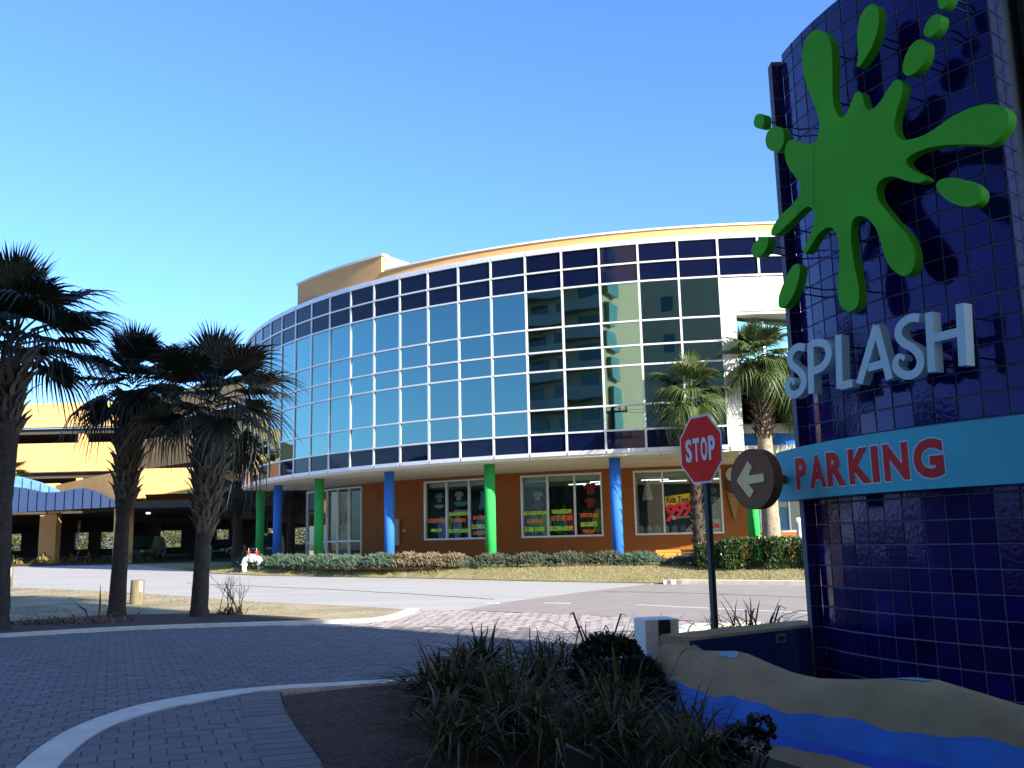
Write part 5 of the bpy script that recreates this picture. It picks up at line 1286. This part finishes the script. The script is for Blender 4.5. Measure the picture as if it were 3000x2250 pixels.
palm(-35.6, 65.6, 'small bright palm crown peeking above the blue wave mural', [(0, 0, -.1), (0, 0, 3), (0, 0, 6.1)], [.25, .2, .2], (0, 0, 6.3), 20, FAN, 1.2, 28, None, None)

# strap leaved clumps in the bed
def strap_mesh(rng, L_, lean, m, wd=0.022, kink=0.0):
    P = []; n = 6
    for i in range(n):
        t = i/(n-1); P.append(Vector((L_*(lean*t+0.42*lean*t*t), rng.uniform(-.02, .02)*t, L_*(t*sqrt(max(.05, 1-lean*lean*.6))-0.55*lean*t*t*t - kink*max(0, t-.6)*1.6))))
    mb = MB(); o = 0
    wds = [wd*.75, wd, wd*1.1, wd, wd*.7, .002]
    for p, w_ in zip(P, wds): mb.v += [tuple(p+Vector((0, -w_, w_*.4))), tuple(p), tuple(p+Vector((0, w_, w_*.4)))]
    for i in range(n-1):
        for k in range(2): mb.f.append((3*i+k, 3*i+k+1, 3*i+k+4, 3*i+k+3)); mb.mi.append(0)
    return mb.mesh('leaf', m)
rs_ = random.Random(4)
STRAPS = {k: [strap_mesh(rs_, 1.0, lean, M['strap'], rs_.uniform(.014, .023), rs_.choice([0, 0, .5])) for _ in range(3)] for k, lean in (('up', .28), ('mid', .7), ('low', 1.0))}
DRYS = [strap_mesh(rs_, 1.0, rs_.uniform(.4, 1.0), M['strapdry'], .016, rs_.choice([0, .7])) for _ in range(4)]
def strap_clump(x, y, h, nl, label, seed, spread=0.12, fan=1.0, heads=1, thin=1.0):
    nl = int(nl*1.3)
    t = thing('strap_plant', label, 'plant', (x, y, bedz(x, y) if inbed(x, y) else G0(x, y)), 'strap leaved plants in the mulch bed'); rng = random.Random(seed)
    hp = [(rng.uniform(-.32, .32), rng.uniform(-.2, .2)) if heads > 1 else (0, 0) for _ in range(heads)]
    for i in range(nl):
        u = rng.random(); k = 'up' if u < .30 else 'mid' if u < .72 else 'low'; az = rng.uniform(0, 2*pi); hx_, hy_ = rng.choice(hp)
        dry = rng.random() < .14
        o = link('leaf', rng.choice(DRYS) if dry else rng.choice(STRAPS[k]), t)
        s = h*rng.uniform(.6, 1.12)*(1 if k != 'low' else .95)
        zz = rng.uniform(0, .28*h)
        o.matrix_local = Matrix.Translation((hx_+rng.uniform(-spread, spread), hy_+rng.uniform(-spread, spread), zz)) @ Matrix.Rotation(az, 4, 'Z') @ Matrix.Rotation(rng.uniform(-.2, .2), 4, 'X') @ Matrix.Diagonal((s, s*thin, s, 1))
    return t
strap_clump(-0.42, 10.25, 0.64, 190, 'tall spiky strap plant at the kerb, standing out against the shaded drive', 1)
strap_clump(0.38, 10.75, 0.60, 110, 'thin grassy strap plant between the tall spiky one and the dark shrub', 2, .22, thin=.7)
strap_clump(-0.55, 8.35, 0.74, 190, 'arching strap plant nearest the brown mulch and the sidewalk', 3, .15)
strap_clump(0.10, 9.0, 0.62, 190, 'dense strap plant in the middle of the bed behind the arching one', 4, .2)
strap_clump(-0.02, 7.35, 0.66, 190, 'broad strap plant at the bottom edge centre of the bed', 5, .16)
strap_clump(0.75, 8.1, 0.54, 170, 'dense strap plant in front of the dark leafy shrub', 6, .2)
strap_clump(0.72, 6.9, 0.56, 110, 'low strap plant at the bottom edge beside the black light box', 7, .14)
strap_clump(1.25, 7.35, 0.46, 70, 'strap plant with upright blades against the blue wave of the pool wall', 8, .12)
strap_clump(-0.45, 6.95, 0.55, 130, 'strap plant sprawling on the mulch at the very bottom edge, left of the light box', 13, .2)
strap_clump(0.30, 6.75, 0.52, 120, 'strap plant growing right over the black light box', 14, .2)
strap_clump(1.08, 6.55, 0.46, 110, 'low strap plant beside the small dark leafy shrub', 15, .2)
strap_clump(-0.75, 9.25, 0.58, 110, 'outermost strap plant leaning over the mulch towards the kerb', 16, .18)
strap_clump(0.95, 10.9, 0.85, 30, 'sparse strap blades sticking up behind the dark leafy shrub', 9, .2, thin=.55)
strap_clump(2.35, 11.2, 0.78, 50, 'sparse strap plant just right of the STOP sign post', 10, .15, thin=.55)
strap_clump(2.85, 11.5, 0.86, 90, 'reddish strap plant between the STOP sign post and the sign tower', 11, .16, thin=.55)
strap_clump(1.68, 11.0, 0.72, 18, 'few dry strap blades just left of the STOP sign post', 12, .2, thin=.5)

def leafy(name, label, cat, x, y, z, boxes, n, size, m, seed, stem=None, grp=None, up=0.3, aspect=0.55, surface=True):
    """shrub: leaf faces through rounded volumes (cx,cy,cz,rx,ry,rz)"""
    rng = random.Random(seed); t = thing(name, label, cat, (x, y, z), grp); mb = MB(); tot = sum(b_[3]*b_[4]+b_[3]*b_[5] for b_ in boxes)
    for b_ in boxes:
        k = int(n*(b_[3]*b_[4]+b_[3]*b_[5])/tot)
        for _ in range(k):
            v = Vector((rng.gauss(0, 1), rng.gauss(0, 1), rng.gauss(0, 1))).normalized()
            if v.z < -.35: v.z *= -1
            vv = v
            if len(b_) > 6:
                q_ = [rng.uniform(-1, 1) for _k in range(3)]; q_[rng.choice([0, 1, 1, 2, 2])] = rng.choice([-1, 1]); nm_ = sum(c**6 for c in q_)**(1/6); vv = Vector([c/nm_ for c in q_])
            r = rng.uniform(.55, 1.0)**.5*(1+.12*noise.noise(Vector((vv.x*3+b_[0]*5, vv.y*3+b_[1]*5, vv.z*3+seed)))); p = Vector((b_[0]+vv.x*b_[3]*r, b_[1]+vv.y*b_[4]*r, b_[2]+vv.z*b_[5]*r))
            d = (v+Vector((rng.uniform(-.8, .8), rng.uniform(-.8, .8), rng.uniform(-.3, .9)+up))).normalized(); s_ = d.cross(Vector((rng.uniform(-1, 1), rng.uniform(-1, 1), rng.uniform(-1, 1)))).normalized(); l = size*rng.uniform(.6, 1.25)
            mb.add([p, p+d*l*.5+s_*l*aspect*.5, p+d*l, p+d*l*.5-s_*l*aspect*.5], [(0, 1, 2, 3)])
    mb.build('foliage', m, t, recalc=False, local=True)
    if stem:
        sm = MB()
        for k in range(stem): a = k*2.4; sm.tube([(0.05*cos(a), .05*sin(a), -.05), (boxes[k % len(boxes)][0]*.5+.1*cos(a), boxes[k % len(boxes)][1]*.5+.1*sin(a), boxes[0][2]*.7)], [.02, .008], 5)
        sm.build('stems', M['twig'], t, local=True)
    return t
leafy('dark_shrub', 'dense dark round leaved shrub in the bed at the white bollard', 'shrub', 0.88, 9.3, 0.0, [(0.0, 0.1, .34, .36, .36, .33), (.20, -.25, .25, .28, .3, .25), (-.12, -.3, .22, .34, .3, .24), (.28, -.7, .16, .26, .3, .18)], 5200, .06, M['shrub'], 3, 6, aspect=.7)
leafy('dark_shrub', 'small dark leafy shrub at the bottom edge before the blue wave', 'shrub', 1.52, 6.65, 0.0, [(.0, 0, .20, .15, .13, .12), (-.2, -.05, .12, .2, .16, .10), (.13, .05, .27, .08, .08, .11)], 800, .05, M['shrub'], 5, 6, aspect=.75)
# clipped hedge on the lawn
leafy('clipped_hedge', 'long clipped green hedge in sun at the foot of the pale palm trunk', 'hedge', 7.9, 31.3, 0.30, [(-1.15, .62, .47, .75, .55, .60, 1), (-.1, .15, .52, 1.1, .65, .68, 1), (1.1, -.55, .50, 1.0, .6, .68, 1), (2.2, -1.2, .48, .9, .6, .66, 1)], 27000, .10, M['hedge'], 8, 6, up=.5, aspect=.68)
# planting along the building
def spray(name, label, cat, a, r, rx, ry, h, n, m, seed, L_=0.16, grp=None):
    q = bp(a, r, 0); z = G(q[0], q[1]); rng = random.Random(seed); t = thing(name, label, cat, (q[0], q[1], z), grp); mb = MB()
    ta = a
    for _ in range(int(n*2.2)):
        u, v = rng.gauss(0, .45), rng.gauss(0, .45)
        if u*u+v*v > 1: continue
        hh = h*sqrt(max(0, 1-u*u-v*v))*rng.uniform(.35, 1); x = u*rx*cos(ta)-v*ry*sin(ta); y = u*rx*sin(ta)+v*ry*cos(ta)
        d = Vector((rng.uniform(-1, 1), rng.uniform(-1, 1), rng.uniform(.1, 1.0))).normalized(); s_ = d.orthogonal().normalized(); l = L_*rng.uniform(.6, 1.4); p = Vector((x, y, hh*.9))
        mb.add([p-s_*.010, p+s_*.010, p+d*l*.6+s_*.016, p+d*l, p+d*l*.6-s_*.016], [(0, 1, 2, 3, 4)])
    mb.build('foliage', m, t, recalc=False, local=True)
    sm = MB()
    for k in range(4): sm.tube([(0, 0, -.03), (rx*.4*cos(k*1.7), ry*.4*sin(k*1.7), h*.5)], [.02, .008], 4)
    sm.build('stems', M['twig'], t, local=True); return t
jn = 'junipers along the curved building'
for k, (a, lab) in enumerate([(-1.035, 'blue green juniper mound just left of the white pipe arch'), (-.955, 'blue green juniper mound behind the white pipe arch'), (-.885, 'blue green juniper mound behind the thin pale stake'), (-.815, 'blue green juniper mound before the storefront glass'), (-.745, 'blue green juniper mound before the orange wall left of the lit blue column'), (-.68, 'blue green juniper mound at the foot of the lit blue column'), (-.615, 'last blue green juniper mound, right of the lit blue column')]):
    spray('juniper', lab, 'shrub', a, 26.9+.15*(k % 2), 1.25, .8, .58, 1500, M['juniper'], 40+k, .17, jn)
for k, (a, lab) in enumerate([(-.565, 'straw coloured dry shrub beside the last juniper'), (-.525, 'half dry shrub between straw twigs and the lit green column'), (-.485, 'half dry grey green shrub at the foot of the lit green column')]):
    spray('dry_shrub', lab, 'shrub', a, 26.9, .85, .6, .62-.04*k, 900, M['drybush'], 60+k, .16); spray('juniper', 'green sprays mixed under the '+['straw coloured dry shrub', 'half dry shrub left of the green column', 'grey green shrub at the green column foot'][k], 'shrub', a+.01, 26.85, .8, .5, .42, 420, M['juniper'], 70+k, .15, jn)
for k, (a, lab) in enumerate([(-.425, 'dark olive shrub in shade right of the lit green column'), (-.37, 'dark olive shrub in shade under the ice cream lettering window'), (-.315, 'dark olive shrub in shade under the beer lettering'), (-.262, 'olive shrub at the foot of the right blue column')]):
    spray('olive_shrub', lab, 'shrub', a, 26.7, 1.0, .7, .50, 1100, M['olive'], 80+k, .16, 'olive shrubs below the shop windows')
for k, (a, lab) in enumerate([(-.215, 'green juniper mound left of the orange bench'), (-.155, 'low juniper in front of the orange bench'), (-.115, 'low juniper between orange bench and clipped hedge')]):
    spray('juniper', lab, 'shrub', a, 27.0+.25*k, 1.0, .6, .46-.15*k, 1000-250*k, M['juniper'], 90+k, .16, jn)
mb = MB(); rr = random.Random(31)
for _ in range(5000):
    a = rr.uniform(-1.1, -.5); r = 27.25+rr.gauss(0, .18); q = bp(a, r, 0); z = G(q[0], q[1])+.03; l = rr.uniform(.05, .16); d = Vector((rr.uniform(-1, 1), rr.uniform(-1, 1), rr.uniform(.3, 1.2))).normalized(); s_ = d.orthogonal().normalized()*.012; p = Vector((q[0], q[1], z))
    if noise.noise((a*30, 0, 0)) < -.05: continue
    mb.add([p-s_, p+s_, p+d*l], [(0, 1, 2)])
stuff(mb.build('ground_cover', mat('yellow_green_cover', (.22, .25, .04), .8, .3, 3, island=.4, trans=.2), recalc=False))
mb = arc_solid(MB(), -1.1, -.5, 26.2, 27.3, .60, .70, 30); structure(mb.build('bed_mulch', mat('red_mulch', (.20, .085, .04), .95, .3, 8, .5, 30)))

# bare twiggy shrub by the third palm
t = thing('bare_shrub', 'bare dark twiggy shrub right of the shortest palm, against the sunlit road', 'shrub', (-6.45, 21.2, G0(0, 21.2))); rr = random.Random(17)
def twig(p, d, l, r, depth):
    n = 4; P = [p]
    for i in range(n): d = (d+Vector((rr.uniform(-.25, .25), rr.uniform(-.25, .25), rr.uniform(-.05, .15)))).normalized(); P.append(P[-1]+d*l/n)
    mb.tube(P, [r*(1-.7*i/n) for i in range(n+1)], 5)
    if depth:
        for k in range(rr.choice([1, 2, 2])): twig(P[rr.choice([2, 3])], (d+Vector((rr.uniform(-.8, .8), rr.uniform(-.8, .8), rr.uniform(-.1, .3)))).normalized(), l*.6, r*.55, depth-1)
for k in range(13):
    mb = MB(); a = rr.uniform(0, 2*pi); s_ = rr.uniform(.1, .75); twig(Vector((rr.uniform(-.15, .35), rr.uniform(-.12, .12), 0)), Vector((s_*cos(a)+.12, s_*sin(a), 1)).normalized(), rr.uniform(.55, .95), .012, 2); mb.build('branch', M['twig'], t, local=True)
mb = MB()
for k in range(60):
    a = rr.uniform(0, 2*pi); p = Vector((rr.uniform(-.2, .4), rr.uniform(-.15, .15), 0)); d = Vector((cos(a)*.5, sin(a)*.5, 1)); l = rr.uniform(.15, .35); strip(mb, [p, p+d*l*.5, p+d*l*.8+Vector((cos(a)*.1, sin(a)*.1, -.02))], [.03, .03, .004], Vector((-sin(a), cos(a), 0)))
mb.build('foliage', M['strap'], t, local=True)
# dead straps on the mulch at the palms
t = thing('dry_clump', 'collapsed clump of dry orange leaves on mulch left of the second palm', 'plant', (-8.95, 19.95, G0(0, 19.9)+.04)); mb = MB()
for k in range(110):
    a = rr.uniform(0, 2*pi); p = Vector((rr.gauss(-.3, .75), rr.gauss(0, .25), 0)); d = Vector((cos(a), sin(a), rr.uniform(.1, 1.1))); l = rr.uniform(.18, .42); strip(mb, [p, p+d*l*.5, p+d*l+Vector((cos(a)*.1, sin(a)*.1, -l*.5))], [.035, .03, .004], Vector((-sin(a), cos(a), .2)).normalized())
mb.build('leaf_litter', mat('rusty_dead_leaf', (.20, .10, .045), .8, .3, 5, island=.4), t, local=True)
mb = MB(); strip(mb, [Vector((0.25, 0, 0)), Vector((.27, 0, .35)), Vector((.26, 0, .78))], [.06, .05, .005], Vector((1, 0, 0))); strip(mb, [Vector((0.05, 0.05, 0)), Vector((-.05, .05, .25)), Vector((-.3, .05, .42))], [.05, .05, .005], Vector((.3, 0, 1)).normalized()); mb.build('spike_leaf', MATS['rusty_dead_leaf'], t, local=True)

# yellow agaves along the garage
def agave(x, y, s, label, seed):
    z = G0(x, y)+.04; rng = random.Random(seed); t = thing('agave', label, 'plant', (x, y, z), 'yellow agaves before the garage'); me = bpy.data.meshes.get('agave_leaf')
    for k in range(34):
        az = rng.uniform(0, 2*pi); o = link('leaf', rng.choice(AGV), t)
        o.matrix_local = Matrix.Translation((rng.uniform(-.25, .25), rng.uniform(-.2, .2), 0)) @ Matrix.Rotation(az, 4, 'Z') @ Matrix.Scale(s*rng.uniform(.6, 1.15), 4)
AGV = [strap_mesh(rs_, 1.0, ln, M['yucca'], .055, kk) for ln, kk in ((.25, 0), (.55, .3), (.8, .4), (1.0, .6), (1.0, .2))]
for x, y, s, lab in [(-36.3, 69.3, .8, 'yellow agave at the left garage column foot'), (-34.2, 68.95, .95, 'yellow agave right of the garage column'), (-32.0, 68.8, 1.0, 'yellow agave clump behind the small stop sign'), (-30.9, 68.7, 1.0, 'spreading yellow agave right of the small stop sign'), (-29.4, 68.6, .8, 'small yellow agave between two larger ones'), (-28.2, 68.8, 1.35, 'tallest yellow agave, left of the second palm trunk'), (-26.9, 69.0, .9, 'yellow agave half hidden by the second palm trunk'), (-38.5, 69.6, .8, 'pale agave beside the white rocks')]: agave(x, y, s, lab, int(-x*10))
def rock(x, y, s, seed, label):
    bm = bmesh.new(); bmesh.ops.create_icosphere(bm, subdivisions=2, radius=s)
    for v in bm.verts: v.co *= 1+.35*noise.noise(v.co*1.7/s+Vector((seed, 0, 0))); v.co.z *= .7
    me = bpy.data.meshes.new('rock'); bm.to_mesh(me); bm.free(); me.materials.append(M['white']); o = link('rock', me); o.location = (x, y, G0(x, y)+.2); tag(o, label, 'rock')
rock(-37.4, 68.6, .45, 3, 'pale rock at the left end of the agave row'); rock(-36.7, 68.5, .3, 8, 'smaller pale rock beside the larger one in the agave row')
leafy('green_shrub', 'rounded green shrub left of the pale rocks before the garage', 'shrub', -39.0, 68.4, .75, [(0, 0, .4, .9, .7, .5)], 700, .16, M['hedge'], 31, 3)
leafy('green_shrub', 'small bright green plant in the dark garage entrance', 'shrub', -25.0, 64.6, .68, [(0, 0, .35, .5, .4, .3)], 160, .25, M['hedge'], 32, 3)
mb = MB(); rr = random.Random(12)
# woodland behind the garage
def wood_tree(x, y, h, seed, lab, crown_m='tree'):
    rng = random.Random(seed); z = min(G0(x, y), 1.9)-.06; t = thing('woodland_tree', lab, 'tree', (x, y, z), 'sunlit trees beyond the garage')
    tm = MB(); tm.tube([(0, 0, -.1), (.1, 0, h*.3), (.05, .1, h*.62)], [.22, .16, .07], 7)
    for k in range(5): a = k*1.3+seed; tm.tube([(.08, 0, h*(.2+.08*k)), (cos(a)*h*.16, sin(a)*h*.16, h*(.38+.1*k))], [.07, .02], 5)
    tm.build('trunk', M['barkpale'], t, local=True); mb = MB()
    cl = [(rng.gauss(0, h*.14), rng.gauss(0, h*.14), h*rng.uniform(.12, .9), h*rng.uniform(.10, .2)) for _ in range(13)]
    for _ in range(2200):
        c_ = rng.choice(cl); v = Vector((rng.gauss(0, 1), rng.gauss(0, 1), rng.gauss(0, 1))).normalized()*c_[3]*rng.uniform(.5, 1); p = Vector(c_[:3])+v
        d = Vector((rng.uniform(-1, 1), rng.uniform(-1, 1), rng.uniform(-.6, 1))).normalized(); s_ = d.orthogonal().normalized(); l = rng.uniform(.12, .32)
        mb.add([p, p+d*l*.5+s_*l*.3, p+d*l, p+d*l*.5-s_*l*.3], [(0, 1, 2, 3)])
    mb.build('crown', M[crown_m], t, local=True, recalc=False)
for k in range(15):
    x = -84+k*6.2+rr.uniform(-1.5, 1.5); wood_tree(x, 134+rr.uniform(-2, 5), rr.uniform(6, 10.5), k+1, 'sunlit scrubby tree seen through the rear openings of the garage')
mb = MB()
for _ in range(70000):
    x = rr.uniform(-105, 12); y = rr.uniform(126, 150); top = 5.2+2.2*noise.noise((x*.12, y*.12, 0)); z = rr.uniform(.8, top); d = Vector((rr.uniform(-1, 1), rr.uniform(-1, 1), rr.uniform(-.3, 1))).normalized(); s_ = d.orthogonal().normalized(); l = rr.uniform(.2, .55); p = Vector((x, y, z)); mb.add([p, p+d*l*.5+s_*l*.25, p+d*l, p+d*l*.5-s_*l*.25], [(0, 1, 2, 3)])
stuff(mb.build('undergrowth', M['tree'], recalc=False))

# ------------------------------------------------------------------ across the street, seen in the mirror glass and shading the foreground
condo = thing('condo_tower', 'tall beige condominium with balconies reflected in the curved glass', 'building', (-10, -20, 0))
CH = 62
mb = MB(); mb.box(-5.6, 20.7, -23, -3, 0, CH); mb.build('near_wing', M['condo'], condo)
mb = MB(); mb.box(-44, -18, -60, -15, 0, CH); mb.build('far_wing', M['condo'], condo)
for k in range(20):
    z = 3+k*3.0
    mb = MB(); n = 40; o = []
    for i in range(n+1):
        x = -43.5+25*i/n; yv = -13.2+1.1*sin(i/n*4*pi); o.append((x, yv))
    for i in range(n):
        (xa, ya), (xb, yb) = o[i], o[i+1]
        mb.add([(xa, -15, z), (xb, -15, z), (xb, yb, z), (xa, ya, z), (xa, -15, z-.25), (xb, -15, z-.25), (xb, yb, z-.25), (xa, ya, z-.25), (xa, ya, z+1.0), (xb, yb, z+1.0)], [(0, 1, 2, 3), (7, 6, 5, 4), (7, 3, 2, 6), (3, 8, 9, 2)])
    mb.build('balcony', M['palesign'], condo, recalc=False)
    if k < 14:
        for j in range(7):
            x = -42+j*3.5; mb = MB(); mb.box(x, x+(2.2 if j % 2 else 1.2), -14.99, -14.93, z+.1, z+2.3); mb.build('window', M['condoglass'], condo)
        mb = MB(); mb.box(-17.99, -17.5, -25.5, -23.0, z, z+2.2); mb.build('window', M['condoteal'], condo)
        for x in (-1.4, 0.8, 9, 13):
            mb = MB(); mb.box(x, x+.9, -2.99, -2.95, z+.8, z+2.0); mb.build('window', M['condoglass'], condo)
mb = MB(); mb.box(-17.99, -17.3, -17.2, -15.2, 0, CH); mb.build('glass_stair', M['condoteal'], condo)
def pole(x, y, h, label):
    t = thing('utility_pole', label, 'utility pole', (x, y, 0)); mb = MB(); mb.tube([(x, y, -.2), (x, y, h)], [.22, .14], 10); mb.build('pole', M['twig'], t)
    for z, l in ((h-.8, 1.2), (h-2.6, 1.5)):
        mb = MB(); mb.obox((x, y, z), l*2, .12, .14, .1); mb.build('crossarm', M['twig'], t)
        for k in (-1, -.5, .5, 1): mb = MB(); mb.tube([(x+k*l*.9, y, z+.05), (x+k*l*.9, y, z+.35)], [.06, .08], 6); mb.build('insulator', M['metalgrey'], t)
    mb = MB()
    for k in (-.8, .8):
        mb.tube([(x+k, y, h-.6)]+[(x+k-40*i/10, y+8*i/10, h-.6-1.2*(1-(2*i/10-1)**2)) for i in range(1, 11)], .015, 4); mb.tube([(x+k, y, h-.6)]+[(x+k+40*i/10, y-8*i/10, h-.6-1.2*(1-(2*i/10-1)**2)) for i in range(1, 11)], .015, 4)
    mb.build('wires', M['black'], t)
pole(-8.5, 1.5, 11.5, 'utility pole with two crossarms mirrored before the pale reflected wall')
pole(-26, 2.0, 11, 'utility pole mirrored before the reflected balconies')
lb = thing('green_roofed_shop', 'long low building with green hipped roof mirrored in the glass', 'building', (-62, 10, 0))
mb = MB(); mb.box(-80, -56, 2, 26, -.1, 7.0); mb.build('wall', M['soffit'], lb)
mb = MB(); mb.add([(-82, 0, 7), (-54, 0, 7), (-54, 28, 7), (-82, 28, 7), (-72, 14, 11.2), (-63, 14, 11.2)], [(0, 1, 5, 4), (1, 2, 5), (2, 3, 4, 5), (3, 0, 4), (3, 2, 1, 0)]); mb.build('roof', M['roofgreen'], lb)
for k in range(6): mb = MB(); mb.box(-55.99, -55.9, 4+k*3.6, 6+k*3.6, 1, 5.5); mb.build('window', M['condoglass'], lb)
for k, (x, y, h) in enumerate([(-58, 34, 9), (-70, 46, 10), (-52, -6, 9), (-75, 62, 10)]): wood_tree(x, y, h, 50+k, ['leafy tree mirrored left of the green roofed shop', 'broad tree far down the road to the left', 'tree between the condo and the green roofed shop', 'tree at the far left bend of the road'][k], 'hedge')
